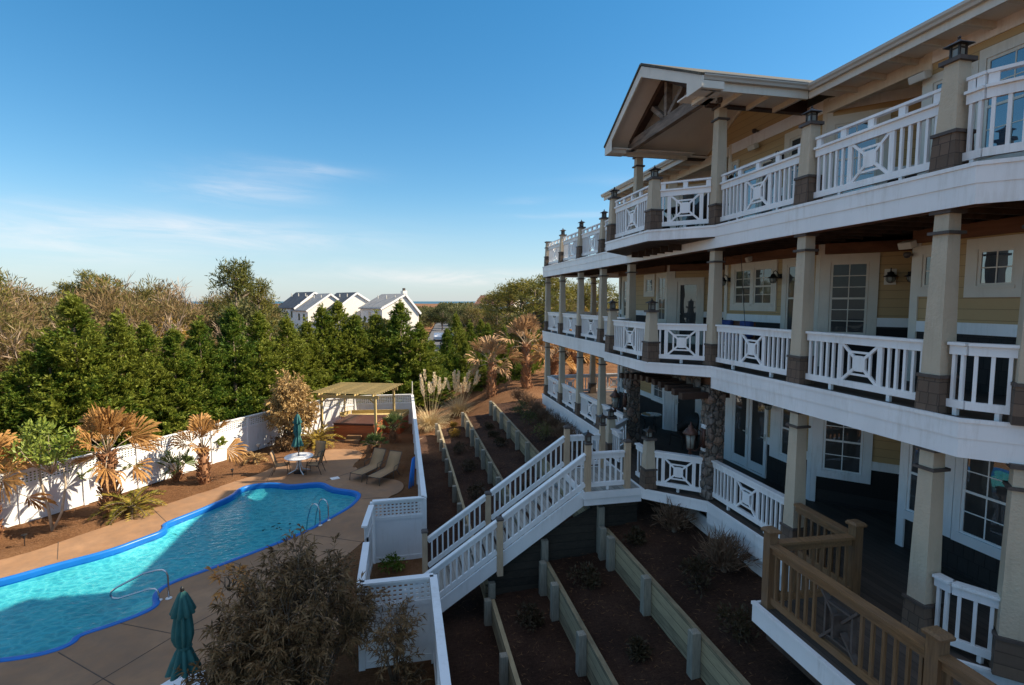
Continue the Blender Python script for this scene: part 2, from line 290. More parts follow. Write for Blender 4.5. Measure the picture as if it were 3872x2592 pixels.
foliage('scrub_leaf', [(0.60, (0.10, 0.070, 0.028)), (0.80, (0.21, 0.140, 0.058)), (0.95, (0.29, 0.19, 0.095)), (1.12, (0.18, 0.155, 0.045))], 0.6, 0.35)
foliage('twig', [(0.65, (0.20, 0.14, 0.10)), (1.05, (0.38, 0.28, 0.20))], 0.7, 0.0, 0.85)
foliage('oak_leaf', [(0.60, (0.035, 0.048, 0.018)), (0.90, (0.085, 0.098, 0.032)), (1.10, (0.15, 0.14, 0.05))], 0.8, 0.3)
foliage('gold_leaf', [(0.60, (0.12, 0.07, 0.012)), (1.05, (0.26, 0.155, 0.022))], 0.8)
foliage('pine_leaf', [(0.60, (0.040, 0.060, 0.012)), (0.90, (0.12, 0.125, 0.022)), (1.10, (0.22, 0.19, 0.035))], 1.4, 0.3)
foliage('dead_palm', [(0.55, (0.055, 0.030, 0.012)), (0.80, (0.22, 0.102, 0.029)), (1.10, (0.47, 0.255, 0.085))], 2.0, 0.30, 0.55)
foliage('pale_palm', [(0.55, (0.06, 0.038, 0.018)), (0.80, (0.20, 0.115, 0.052)), (1.10, (0.46, 0.28, 0.14))], 2.0, 0.30, 0.55)
foliage('boot', [(0.60, (0.10, 0.035, 0.014)), (1.05, (0.30, 0.15, 0.075))], 5.0, 0.0, 0.8)
foliage('cycad_leaf', [(0.60, (0.06, 0.075, 0.012)), (0.85, (0.19, 0.18, 0.025)), (1.10, (0.36, 0.26, 0.045))], 1.5)
foliage('green_fan', [(0.60, (0.025, 0.055, 0.014)), (1.05, (0.11, 0.15, 0.045))], 1.5)
foliage('laurel_leaf', [(0.60, (0.035, 0.075, 0.008)), (0.9, (0.10, 0.17, 0.018)), (1.15, (0.22, 0.27, 0.05))], 1.5, 0.2, 0.4)
foliage('dead_leaf', [(0.60, (0.040, 0.022, 0.010)), (0.85, (0.095, 0.056, 0.026)), (1.10, (0.24, 0.145, 0.065))], 3.0, 0.15, 0.6)
foliage('gold_dead_leaf', [(0.60, (0.17, 0.095, 0.030)), (0.85, (0.33, 0.20, 0.075)), (1.10, (0.46, 0.31, 0.13))], 2.0, 0.2, 0.6)
foliage('orange_leaf', [(0.6, (0.45, 0.18, 0.05)), (1.1, (0.65, 0.33, 0.10))], 2.0, 0.3, 0.6)
foliage('low_leaf', [(0.60, (0.022, 0.016, 0.009)), (1.05, (0.055, 0.038, 0.018))], 2.0, 0.1)
foliage('dark_twig', [(0.65, (0.075, 0.045, 0.028)), (1.05, (0.17, 0.105, 0.065))], 0.7, 0.0, 0.85)

def grime(name, c):
    """white paint with faint weather streaks and dirt"""
    m = M[name]; n = m.node_tree.nodes; l = m.node_tree.links; b = n['Principled BSDF']; src = b.inputs['Base Color'].links[0].from_socket
    v = tcoord(n, l, (7, 7, 0.8)); f = noise_n(n, l, v, 1.6, 6, 0.7); g = noise_n(n, l, tcoord(n, l), 0.9, 5, 0.6)
    a = n.new('ShaderNodeMath'); a.operation = 'MULTIPLY'; l.new(f, a.inputs[0]); l.new(g, a.inputs[1])
    l.new(mix(n, l, ramp(n, l, a.outputs[0], [(0.26, (0, 0, 0)), (0.45, (0.55, 0.55, 0.55))]), src, c), b.inputs['Base Color'])
grime('white', (0.52, 0.49, 0.44)); grime('fence_white', (0.60, 0.57, 0.52)); grime('stucco', (0.33, 0.27, 0.20)); grime('cream', (0.46, 0.41, 0.33))
foliage('straw_bits', [(0.60, (0.04, 0.019, 0.010)), (0.85, (0.11, 0.052, 0.025)), (1.10, (0.24, 0.125, 0.06))], 3.0, 0.0, 0.9)

# ------------------------------------------------------------------ mesh helpers
WL = {}
class MB:
    def __init__(s): s.v = []; s.f = []
    def add(s, vs, fs):
        o = len(s.v); s.v += [tuple(p) for p in vs]; s.f += [tuple(i + o for i in q) for q in fs]; return s
    def box(s, x0, x1, y0, y1, z0, z1):
        return s.add([(x0,y0,z0),(x1,y0,z0),(x1,y1,z0),(x0,y1,z0),(x0,y0,z1),(x1,y0,z1),(x1,y1,z1),(x0,y1,z1)],
                     [(0,3,2,1),(4,5,6,7),(0,1,5,4),(1,2,6,5),(2,3,7,6),(3,0,4,7)])
    def cbox(s, c, w, d, h, ang=0):
        x, y, z = c; ca, sa = math.cos(ang), math.sin(ang)
        P = [(x + a*ca - b*sa, y + a*sa + b*ca) for a, b in ((-w/2,-d/2),(w/2,-d/2),(w/2,d/2),(-w/2,d/2))]
        return s.prism(P, z, z + h)
    def bar(s, p, q, w, h, up=(0,0,1)):
        p = Vector(p); q = Vector(q); d = (q - p).normalized(); u = Vector(up)
        if abs(d.dot(u)) > 0.99: u = Vector((0,1,0))
        a = d.cross(u).normalized() * (w/2); b = a.cross(d).normalized() * (h/2)
        vs = [p-a-b, p+a-b, p+a+b, p-a+b, q-a-b, q+a-b, q+a+b, q-a+b]
        return s.add(vs, [(0,1,2,3),(7,6,5,4),(0,4,5,1),(1,5,6,2),(2,6,7,3),(3,7,4,0)])
    def tube(s, pts, r, n=8):
        pts = [Vector(p) for p in pts]; k = len(pts); rs = r if isinstance(r, (list, tuple)) else [r]*k
        o = len(s.v); prev = None
        for i, p in enumerate(pts):
            d = (pts[min(i+1,k-1)] - pts[max(i-1,0)]).normalized()
            if prev is None:
                a = d.orthogonal().normalized()
            else:
                a = (prev - d * prev.dot(d)); a = a.normalized() if a.length > 1e-6 else d.orthogonal().normalized()
            prev = a; b = d.cross(a)
            for j in range(n):
                t = 2*math.pi*j/n; s.v.append(tuple(p + (a*math.cos(t) + b*math.sin(t))*rs[i]))
        for i in range(k-1):
            for j in range(n):
                j2 = (j+1) % n; s.f.append((o+i*n+j, o+i*n+j2, o+(i+1)*n+j2, o+(i+1)*n+j))
        s.f.append(tuple(o+j for j in reversed(range(n)))); s.f.append(tuple(o+(k-1)*n+j for j in range(n)))
        return s
    def prism(s, poly, z0, z1):
        n = len(poly); vs = [(p[0],p[1],z0) for p in poly] + [(p[0],p[1],z1) for p in poly]
        fs = [tuple(reversed(range(n))), tuple(range(n, 2*n))] + [(i, (i+1)%n, n+(i+1)%n, n+i) for i in range(n)]
        return s.add(vs, fs)
    def frus(s, x, y, z0, z1, w0, w1, ang=0):
        ca, sa = math.cos(ang), math.sin(ang); vs = []
        for z, w in ((z0,w0),(z1,w1)):
            for a, b in ((-1,-1),(1,-1),(1,1),(-1,1)):
                a *= w/2; b *= w/2; vs.append((x+a*ca-b*sa, y+a*sa+b*ca, z))
        return s.add(vs, [(0,3,2,1),(4,5,6,7),(0,1,5,4),(1,2,6,5),(2,3,7,6),(3,0,4,7)])
    def lathe(s, x, y, prof, n=16):
        o = len(s.v)
        for r, z in prof:
            for j in range(n):
                t = 2*math.pi*j/n; s.v.append((x + r*math.cos(t), y + r*math.sin(t), z))
        for i in range(len(prof)-1):
            for j in range(n):
                j2 = (j+1)%n; s.f.append((o+i*n+j, o+i*n+j2, o+(i+1)*n+j2, o+(i+1)*n+j))
        s.f.append(tuple(o+j for j in reversed(range(n)))); s.f.append(tuple(o+(len(prof)-1)*n+j for j in range(n)))
        return s
    def build(s, name, mat, parent=None, smooth=False, bevel=0):
        w = WL.get(parent.name, Vector((0,0,0))) if parent else Vector((0,0,0))
        me = bpy.data.meshes.new(name); me.from_pydata([(p[0]-w.x, p[1]-w.y, p[2]-w.z) for p in s.v], [], s.f); me.update()
        me.materials.append(M[mat] if isinstance(mat, str) else mat)
        if smooth:
            for p in me.polygons: p.use_smooth = True
        return link(name, me, parent, bevel)
def link(name, me, parent=None, bevel=0):
    o = bpy.data.objects.new(name, me); COL.objects.link(o)
    if parent:
        o.parent = parent; WL[o.name] = WL.get(parent.name, Vector((0,0,0)))
    else: WL[o.name] = Vector((0,0,0))
    if bevel:
        b = o.modifiers.new('bevel', 'BEVEL'); b.width = bevel; b.segments = 2; b.limit_method = 'ANGLE'
    return o
def npmesh(name, V, F, mat, parent=None, smooth=False):
    """mesh from numpy vertices and faces of one size"""
    V = np.asarray(V, dtype=np.float32); F = np.asarray(F, dtype=np.int32)
    me = bpy.data.meshes.new(name); k = F.shape[1]
    me.vertices.add(len(V)); me.vertices.foreach_set('co', V.ravel())
    me.loops.add(F.size); me.loops.foreach_set('vertex_index', F.ravel())
    me.polygons.add(len(F)); me.polygons.foreach_set('loop_start', np.arange(0, F.size, k, dtype=np.int32)); me.polygons.foreach_set('loop_total', np.full(len(F), k, dtype=np.int32))
    if smooth: me.polygons.foreach_set('use_smooth', np.ones(len(F), dtype=bool))
    me.update(calc_edges=True); me.validate()
    me.materials.append(M[mat]); return link(name, me, parent) if parent != 'mesh' else me
def thing(name, label, cat, loc=(0,0,0), group=None):
    o = bpy.data.objects.new(name, None); COL.objects.link(o); o.location = loc; o.empty_display_size = 0.2
    WL[o.name] = Vector(loc); return tag(o, label, cat, group)
def tag(o, label, cat, group=None):
    o['label'] = label; o['category'] = cat
    if group: o['group'] = group
    return o
def setting(o, kind='structure', label=None, cat=None):
    o['kind'] = kind; o['label'] = label or o.name.replace('_', ' '); o['category'] = cat or o.name.split('.')[0].replace('_', ' '); return o
def dup(root, loc, rotz=0.0, scale=1.0, label=None, group=None):
    r = root.copy(); COL.objects.link(r); r.location = loc; r.rotation_euler = (0, 0, rotz); r.scale = (scale,)*3 if isinstance(scale, (int, float)) else scale
    if label: r['label'] = label
    if group: r['group'] = group
    for ch in root.children:
        c = ch.copy(); COL.objects.link(c); c.parent = r
        for g in ch.children:
            d = g.copy(); COL.objects.link(d); d.parent = c
    return r
ORD = ['first','second','third','fourth','fifth','sixth','seventh','eighth','ninth','tenth','eleventh','twelfth','thirteenth','fourteenth','fifteenth','sixteenth','seventeenth','eighteenth','nineteenth','twentieth','twenty-first','twenty-second','twenty-third','twenty-fourth']

# ------------------------------------------------------------------ terrain, pool deck, pool
POOL = [(-12.2,15.3),(-10.65,15.95),(-9.8,16.6),(-8.69,17.24),(-8.08,18.0),(-7.72,18.40),(-7.75,18.80),(-7.92,19.05),(-7.35,19.82),(-6.79,20.73),(-6.44,21.4),(-6.42,22.1),(-6.1,22.42),(-5.6,22.52),(-5.0,22.35),(-4.72,22.1),(-4.3,22.05),(-3.7,22.15),(-3.3,22.05),(-2.95,21.45),(-2.5,21.12),(-2.05,20.9),(-1.78,20.55),(-1.76,20.1),(-2.0,19.3),(-2.35,18.75),(-2.78,18.11),(-3.17,17.5),(-4.25,16.5),(-5.39,15.54),(-6.05,15.06),(-6.32,14.7),(-6.32,14.3),(-6.10,13.95),(-6.12,13.72),(-6.35,13.48),(-6.75,13.2),(-7.12,13.02),(-7.28,12.85),(-7.22,12.66),(-7.40,12.48),(-7.8,12.36),(-8.6,12.35),(-10.2,12.6),(-12.2,13.1)]
def smooth_poly(p, it=2):
    for _ in range(it):
        q = []
        for i in range(len(p)):
            a, b = p[i], p[(i+1)%len(p)]; q += [(a[0]*.75+b[0]*.25, a[1]*.75+b[1]*.25), (a[0]*.25+b[0]*.75, a[1]*.25+b[1]*.75)]
        p = q
    return p
def ccw(p):
    a = sum(p[i][0]*p[(i+1)%len(p)][1] - p[(i+1)%len(p)][0]*p[i][1] for i in range(len(p)))
    return p if a > 0 else p[::-1]
POOL = ccw(smooth_poly(POOL, 2))
def offset(p, d):
    n = len(p); out = []
    for i in range(n):
        a = Vector(p[i-1]); b = Vector(p[i]); c = Vector(p[(i+1)%n]); t = (c-a).normalized()
        out.append((b.x + t.y*d, b.y - t.x*d))
    return out
def inside(x, y, p):
    c = False; n = len(p); j = n-1
    for i in range(n):
        if (p[i][1] > y) != (p[j][1] > y) and x < (p[j][0]-p[i][0])*(y-p[i][1])/(p[j][1]-p[i][1]) + p[i][0]: c = not c
        j = i
    return c
GZ = -3.0
DECK = ccw([(-16,14.6),(-12.6,16.7),(-11.0,17.6),(-10.35,18.55),(-9.55,19.5),(-9.2,20.4),(-8.4,21.2),(-7.8,22.0),(-7.3,22.6),(-6.8,23.25),(-6.3,23.75),(-5.95,24.4),(-5.6,25.3),(-4.9,26.2),(-4.1,26.85),(-3.7,27.3),(-2.4,27.0),(-1.9,26.0),(-2.2,24.7),(-2.15,23.9),(-1.6,22.6),(-0.35,22.0),(0.02,21.3),(-0.15,20.4),(-0.7,20.0),(-0.75,18.0),(-1.2,16.6),(-1.5,15.9),(-1.9,15.2),(-1.7,13.0),(-1.45,11.6),(-1.6,10.2),(-1.7,8.0),(-2.0,4.0),(-16,2.0)])
PO = offset(POOL, 0.12)
def terrain_z(x, y):
    z = GZ - 0.06
    if inside(x, y, POOL) or inside(x, y, PO): return -4.7
    # bank beyond the end of the retaining walls, rising towards the house
    t = min(1, max(0, (x - 1.3) / 6.0)); t = t*t*(3-2*t)
    far = min(1, max(0, (y - 27.0) / 2.0))
    fade = min(1, max(0, (75 - y) / 30.0))
    z += 2.0 * t * far * fade
    if x > 12 and y < 27: z = -1.2
    if -16 < x < 1.5 and y < 33 and not inside(x, y, DECK): z += 0.07 + 0.05*math.sin(x*1.9+y*1.3)*math.sin(y*2.3-x)
    d = math.hypot(x, y)
    if d > 60: z += 0.6*math.sin(x*0.05)*math.cos(y*0.04)*min(1, (d-60)/60) - 0.2
    return z
def axis(lo, hi, fine0, fine1, step):
    a = [lo]; 
    while a[-1] < fine0 - 1: a.append(min(fine0, a[-1] + max(step, (fine0 - a[-1])*0.22)))
    a[-1] = fine0
    while a[-1] < fine1 - 1e-6: a.append(a[-1] + step)
    st = step
    while a[-1] < hi: st *= 1.25; a.append(a[-1] + st)
    return a
xs = axis(-700, 700, -16, 12, 0.33); ys = axis(-60, 1500, 4, 40, 0.33)
nv = [(x, y, terrain_z(x, y)) for y in ys for x in xs]; nx = len(xs)
nf = [(j*nx+i, j*nx+i+1, (j+1)*nx+i+1, (j+1)*nx+i) for j in range(len(ys)-1) for i in range(nx-1)]
g = npmesh('ground', nv, nf, 'straw', None, True)
setting(g, 'structure', 'reddish pine straw ground around the pool deck and beyond', 'ground')
MB().add([(-40000,700,-9.5),(40000,700,-9.5),(40000,45000,-9.5),(-40000,45000,-9.5)], [(0,1,2,3)]).build('sea', 'sea')
setting(bpy.data.objects['sea'], 'structure', 'thin strip of blue sea at the horizon', 'sea')

def ring_fill(outer, inner, z, name, mat):
    bm = bmesh.new(); es = []
    for lp in (outer, inner):
        vs = [bm.verts.new((x, y, z)) for x, y in lp]
        es += [bm.edges.new((vs[i], vs[(i+1)%len(vs)])) for i in range(len(vs))]
    bmesh.ops.triangle_fill(bm, use_beauty=True, edges=es, normal=(0,0,1))
    for f in bm.faces:
        if f.normal.z < 0: f.normal_flip()
    me = bpy.data.meshes.new(name); bm.to_mesh(me); bm.free(); me.materials.append(M[mat]); return link(name, me)
dk = ring_fill(smooth_poly(DECK, 2), PO, GZ, 'pool_deck', 'concrete'); setting(dk, 'structure', 'tan concrete deck around the pool', 'pool deck')
e = MB()     # skirt of the slab
pk = smooth_poly(DECK, 2); n_ = len(pk)
e.add([(x,y,GZ-.002) for x,y in pk] + [(x,y,GZ-.2) for x,y in pk], [(i,(i+1)%n_,n_+(i+1)%n_,n_+i) for i in range(n_)])
e.build('deck_edge', 'concrete', dk)
j = MB()
for a, b in (((-6.6,13.25),(-5.1,12.5)), ((-7.3,12.35),(-4.2,9.9)), ((-5.0,12.6),(-7.2,9.4)), ((-5.1,12.5),(-3.2,12.9)), ((-9.9,17.0),(-10.6,18.3)), ((-6.3,22.9),(-6.9,23.1)), ((-5.6,22.8),(-5.75,24.6)), ((-7.85,19.1),(-9.0,20.7)), ((-1.6,20.0),(-0.7,20.0)), ((-3.0,17.2),(-1.3,16.3)), ((-3.2,22.4),(-2.0,23.6)), ((-4.9,15.8),(-3.0,14.2)), ((-5.1,12.5),(-2.2,16.0)), ((-3.3,8.6),(-5.1,12.5))):
    j.bar((a[0],a[1],GZ+.001), (b[0],b[1],GZ+.001), 0.018, 0.008)
j.build('control_joint', 'joint', dk)

pool = thing('swimming_pool', 'freeform swimming pool of turquoise water with blue coping', 'swimming pool', (-5.5,17,GZ))
n_ = len(POOL); cp = []
prof = [(0.12,-0.02),(0.12,0.02),(0.10,0.03),(0.0,0.03),(-0.025,0.015),(-0.03,-0.03),(-0.03,-0.17)]
vs = []
for d, z in prof: vs += [(x,y,GZ+z) for x, y in offset(POOL, d)]
MB().add(vs, [(k*n_+i, k*n_+(i+1)%n_, (k+1)*n_+(i+1)%n_, (k+1)*n_+i) for k in range(len(prof)-1) for i in range(n_)]).build('coping', 'coping', pool, True)
ins = [(0.0,-0.10),(-0.08,-0.30),(-0.40,-0.48),(-1.0,-0.64)]
vs = []
for d, z in ins: vs += [(x,y,GZ+z) for x, y in offset(POOL, d)]
bs = MB().add(vs, [(k*n_+i, k*n_+(i+1)%n_, (k+1)*n_+(i+1)%n_, (k+1)*n_+i) for k in range(len(ins)-1) for i in range(n_)])
bs.add([(-14,10,GZ-.63),(0,10,GZ-.63),(0,25,GZ-.63),(-14,25,GZ-.63)], [(0,1,2,3)])
bs.build('basin', 'basin', pool, True)
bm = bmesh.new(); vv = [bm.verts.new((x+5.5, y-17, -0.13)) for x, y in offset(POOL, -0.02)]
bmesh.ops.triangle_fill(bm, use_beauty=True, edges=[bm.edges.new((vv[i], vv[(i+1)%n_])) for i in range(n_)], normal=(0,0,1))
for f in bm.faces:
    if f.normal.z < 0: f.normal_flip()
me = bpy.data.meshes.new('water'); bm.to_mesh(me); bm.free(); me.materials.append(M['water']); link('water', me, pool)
# leaves and dirt lying on the pool floor
rs = np.random.RandomState(3); lm = MB()
for cx, cy, k, sp_ in ((-7.2,13.6,30,.35),(-4.6,17.4,16,.22),(-4.35,17.55,14,.10),(-3.3,21.2,12,.10),(-4.6,19.6,10,.3)):
    for _ in range(k):
        x, y = cx + rs.randn()*sp_, cy + rs.randn()*sp_*.6; a = rs.rand()*6; r_ = .03+rs.rand()*.07
        lm.add([(x+r_*math.cos(a+t)*(1 if q%2 else .45), y+r_*math.sin(a+t)*(1 if q%2 else .45), GZ-.615) for q, t in enumerate((0,1.57,3.14,4.71))], [(0,1,2,3)])
setting(lm.build('leaf_litter', 'leaf_litter'), 'stuff', 'dark leaves lying on the pool floor', 'leaf litter')
# road, kerb, brick path
rd = MB(); pts = [(3.2,52),(4.6,70),(6.6,90),(8.6,115),(11.2,145),(15,190)]
rd.add([(x-2.6, y, -2.72) for x, y in pts] + [(x+2.8, y, -2.72) for x, y in pts], [(i, i+6, i+7, i+1) for i in range(5)])
setting(rd.build('road', 'asphalt'), 'structure', 'grey asphalt road running away between the trees', 'road')
setting(MB().add([(0.62,27.7,GZ+.07),(1.85,27.7,GZ+.07),(1.85,28.7,GZ+.07),(0.62,28.7,GZ+.07)], [(0,1,2,3)]).build('path', 'brick_path'), 'structure', 'short strip of pale brick paving beside the white fence', 'path')

# ------------------------------------------------------------------ terraces (soil) and retaining walls
def sheet(name, x0, x1, y0, y1, z, zr, mat, label, seed):
    rr = np.random.RandomState(seed); nxs = max(3, int((x1-x0)/.22)); nys = int((y1-y0)/.3); v = []; 
    for jj in range(nys+1):
        for ii in range(nxs+1):
            x = x0+(x1-x0)*ii/nxs; y = y0+(y1-y0)*jj/nys
            v.append((x, y, z + (zr-z)*ii/nxs + rr.uniform(-.03,.03)*(0 < ii < nxs)))
    f = [(b*(nxs+1)+a, b*(nxs+1)+a+1, (b+1)*(nxs+1)+a+1, (b+1)*(nxs+1)+a) for b in range(nys) for a in range(nxs)]
    return setting(npmesh(name, v, f, mat, None, True), 'structure', label, 'terrace bed')
YN = 1.5
sheet('terrace_bed', 0.6, 1.95, YN, 28.6, -2.92, -2.90, 'mulch', 'dark mulch bed at the foot of the lowest retaining wall', 1)
sheet('terrace_bed', 1.93, 3.22, YN, 28.0, -2.42, -2.34, 'mulch', 'dark mulch bed between the lowest and middle retaining walls', 2)
sheet('terrace_bed', 3.22, 4.67, YN, 27.6, -1.72, -1.62, 'mulch', 'dark mulch bed between the middle and upper retaining walls', 3)
sheet('terrace_bed', 4.67, 7.4, YN, 27.2, -1.02, -0.80, 'mulch', 'dark mulch bed along the foot of the house', 4)
def rwall(x, ztop, zbot, y0, y1, posts, label):
    t = thing('retaining_wall', label, 'retaining wall', (x, (y0+y1)/2, zbot), 'timber retaining walls of the terraces')
    MB().box(x, x+.09, y0, y1, zbot-.1, ztop).build('board_face', 'timber_wall', t)
    for y in posts:
        MB().frus(x-.085, y, zbot-.1, ztop+.06, .16, .15).frus(x-.085, y, ztop+.0601, ztop+.075, .15, .11).build('post', 'wall_post', t)
near_p = [11.25, 9.35, 7.6, 5.85, 4.1]; 
rwall(1.90, -2.37, -2.98, YN, 11.35, near_p, 'lowest timber retaining wall, on the near side of the stairs')
rwall(3.20, -1.62, -2.45, YN, 11.35, [11.25, 10.3, 8.6, 6.9, 5.2, 3.5], 'middle timber retaining wall, on the near side of the stairs')
rwall(4.66, -0.93, -1.75, YN, 11.35, [11.25, 10.75, 9.0, 7.28, 5.5, 3.7], 'upper timber retaining wall with pale posts, on the near side of the stairs')
rwall(1.88, -2.37, -2.98, 12.0, 28.9, [28.8,27.1,25.4,23.75,22.1,20.4,18.75,17.05,15.3,13.5], 'lowest timber retaining wall, on the far side of the stairs')
rwall(3.24, -1.62, -2.45, 12.0, 28.0, [27.9,25.8,24.05,22.35,20.6,18.9,17.2,15.5,13.8], 'middle timber retaining wall, on the far side of the stairs')
rwall(4.68, -0.93, -1.75, 12.0, 27.4, [27.25,26.0,24.2,22.45,20.65,18.9,17.2,15.5,13.8], 'upper timber retaining wall, on the far side of the stairs')
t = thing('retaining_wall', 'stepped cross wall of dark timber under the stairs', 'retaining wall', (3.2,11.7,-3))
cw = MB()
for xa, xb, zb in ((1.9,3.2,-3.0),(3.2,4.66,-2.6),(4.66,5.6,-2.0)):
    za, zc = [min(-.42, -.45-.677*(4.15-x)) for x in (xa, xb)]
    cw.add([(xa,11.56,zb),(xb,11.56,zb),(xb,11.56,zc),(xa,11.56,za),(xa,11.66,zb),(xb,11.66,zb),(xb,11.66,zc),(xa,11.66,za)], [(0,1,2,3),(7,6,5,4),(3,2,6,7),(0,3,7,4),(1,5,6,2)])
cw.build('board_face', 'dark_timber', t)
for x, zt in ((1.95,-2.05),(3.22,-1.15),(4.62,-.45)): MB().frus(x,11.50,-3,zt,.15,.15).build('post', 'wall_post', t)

# ------------------------------------------------------------------ the house
H = thing('beach_house', 'large three-storey beach house with tan siding, white railings and wrap-around decks', 'house', (9.0, 12.0, -0.9))
Z = (0.0, 3.05, 6.10)
s2 = math.sqrt(.5)
EDGE = [(9.6,2.05),(6.65,5.0),(6.65,10.2),(5.6,11.25),(5.6,13.75),(6.65,14.8),(6.65,24.2)]
EDGE1 = EDGE
def edge_band(name, pts, z0, z1, th, mat, parent):
    m = MB(); n = len(pts); off = []
    for i in range(n):
        a = Vector(pts[max(i-1,0)]); b = Vector(pts[i]); c = Vector(pts[min(i+1,n-1)])
        d1 = (b-a).normalized() if i else (c-b).normalized(); d2 = (c-b).normalized() if i < n-1 else d1
        n1 = Vector((-d1.y, d1.x)); n2 = Vector((-d2.y, d2.x)); k = (n1+n2).normalized(); k = k / max(.4, k.dot(n1))
        off.append(b + k*th)          # outward: left of the travel direction (towards -x)
    for i in range(n-1):
        a, b, c, d = pts[i], pts[i+1], off[i+1], off[i]
        m.prism([a, d, c, b][::-1] if False else [(a[0],a[1]),(b[0],b[1]),(c.x,c.y),(d.x,d.y)], z0, z1)
    return m
for k, z in enumerate(Z):
    far_y = 24.2
    poly = EDGE + [(12.2, far_y), (12.2, 2.05)]
    fl = MB().prism(ccw([tuple(p) for p in poly]), z-.05, z-.005).build('deck_floor', 'deck_board', H)
    un = MB().prism(ccw([tuple(p) for p in poly]), z-.26, z-.052)
    y = 3.4
    while y < 24.1:
        x0 = 6.8 if not 11.2 < y < 13.8 else 6.3
        if y > 4.9: un.box(x0, 8.9, y-.02, y+.02, z-.40, z-.262)
        y += .41
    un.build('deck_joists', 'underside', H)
    up = edge_band('f', EDGE, z-.235, z+.002, .03, 'white', H)
    up.box(6.64, 12.2, far_y, far_y+.03, z-.235, z+.002)
    if k == 1: up2 = [(9.6,2.05),(6.65,5.0),(6.65,10.2)]
    lip = edge_band('f', EDGE, z-.035, z+.012, .048, 'white', H)
    up.v += [tuple(v) for v in lip.v]; o_ = len(up.v) - len(lip.v); up.f += [tuple(i+o_ for i in q) for q in lip.f]
    up.build('fascia', 'white', H)
    low = edge_band('f', [(9.6,2.063),(6.663,5.0),(6.663,10.207)], z-.475, z-.234, .028, 'white', H)
    if k == 2:
        b_ = edge_band('f', [(6.663,10.207),(6.663,24.2)], z-.475, z-.234, .028, 'white', H)
    else:
        b_ = edge_band('f', [(6.663,14.79),(6.663,24.2)], z-.475, z-.234, .028, 'white', H)
    o_ = len(low.v); low.v += b_.v; low.f += [tuple(i+o_ for i in q) for q in b_.f]
    low.box(6.7, 12.2, far_y-.03, far_y-.002, z-.475, z-.238)
    low.build('fascia', 'white', H)
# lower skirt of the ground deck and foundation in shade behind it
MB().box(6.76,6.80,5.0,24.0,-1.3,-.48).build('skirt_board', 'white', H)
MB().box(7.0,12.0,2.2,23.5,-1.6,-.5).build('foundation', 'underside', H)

# columns -----------------------------------------------------------------
def column(x, y, z, ztop, ang=0, lantern=False):
    c = MB().frus(x, y, z+.47, ztop, .25, .185, ang)
    col = c.build('column', 'stucco', H)
    p = MB().frus(x, y, z, z+.17, .315, .302, ang).frus(x, y, z+.17, z+.315, .306, .292, ang).frus(x, y, z+.315, z+.45, .296, .282, ang)
    p.build('plinth', 'plinth', col)
    b = MB().frus(x, y, z+.448, z+.488, .325, .325, ang)
    if lantern:
        b.frus(x, y, ztop, ztop+.05, .27, .27, ang)
    else:
        b.frus(x, y, ztop-.30, ztop-.262, .28, .28, ang).frus(x, y, ztop-.045, ztop+.01, .27, .27, ang)
    b.build('collar', 'band', col)
    if lantern: post_lantern(x, y, ztop+.05, col, ang)
    return col
def post_lantern(x, y, z, par, ang=0):
    m = MB().frus(x, y, z, z+.025, .13, .13, ang)
    for a, b in ((-1,-1),(1,-1),(1,1),(-1,1)):
        ca, sa = math.cos(ang), math.sin(ang); dx, dy = a*.052*ca-b*.052*sa, a*.052*sa+b*.052*ca
        m.frus(x+dx, y+dy, z+.02, z+.17, .022, .022, ang)
    m.frus(x, y, z+.125, z+.137, .115, .115, ang)
    m.frus(x, y, z+.165, z+.18, .23, .21, ang).frus(x, y, z+.18, z+.225, .21, .05, ang).frus(x, y, z+.22, z+.25, .05, .02, ang).lathe(x, y, [(.012,z+.25),(.02,z+.265),(.012,z+.28)], 6)
    m.build('lantern_frame', 'bronze', par)
    MB().frus(x, y, z+.022, z+.165, .092, .092, ang).build('lantern_glass', 'glass_lamp', par)
CX = 6.81
near_c = [(CX,5.43),(CX,7.80),(CX,10.42)]
far_c = [(CX,14.75),(CX,17.0),(CX,19.3),(CX,21.65),(CX,23.95)]
c0 = (7.13,4.52)
for k, z in enumerate(Z[:2]):
    zt = Z[k+1]-.475
    for x, y in near_c:
        if k == 0 and y > 10: continue
        column(x, y, z, zt)
    column(7.11, 4.61, z, zt, R(45))
    for x, y in far_c:
        if k == 0 and y < 15: continue
        column(x, y, z, zt)
    column(9.1, 23.95, z, zt)
    column(11.4, 23.95, z, zt)
for x, y in [(5.76,11.33),(5.76,13.66)]:
    for z in Z: column(x, y, z, z+1.17, 0, True)
for x, y in [(CX,5.43),(CX,7.80)]: column(x, y, Z[2], Z[2]+1.32, 0, True)
for x, y in far_c[1:]: column(x, y, Z[2], Z[2]+1.17, 0, y < 22)
column(c0[0]+.3, c0[1]-.3, Z[2], Z[2]+1.17, R(45), True)
column(CX, 10.42, Z[2], 8.66); column(CX, 14.40, Z[2], 8.66)

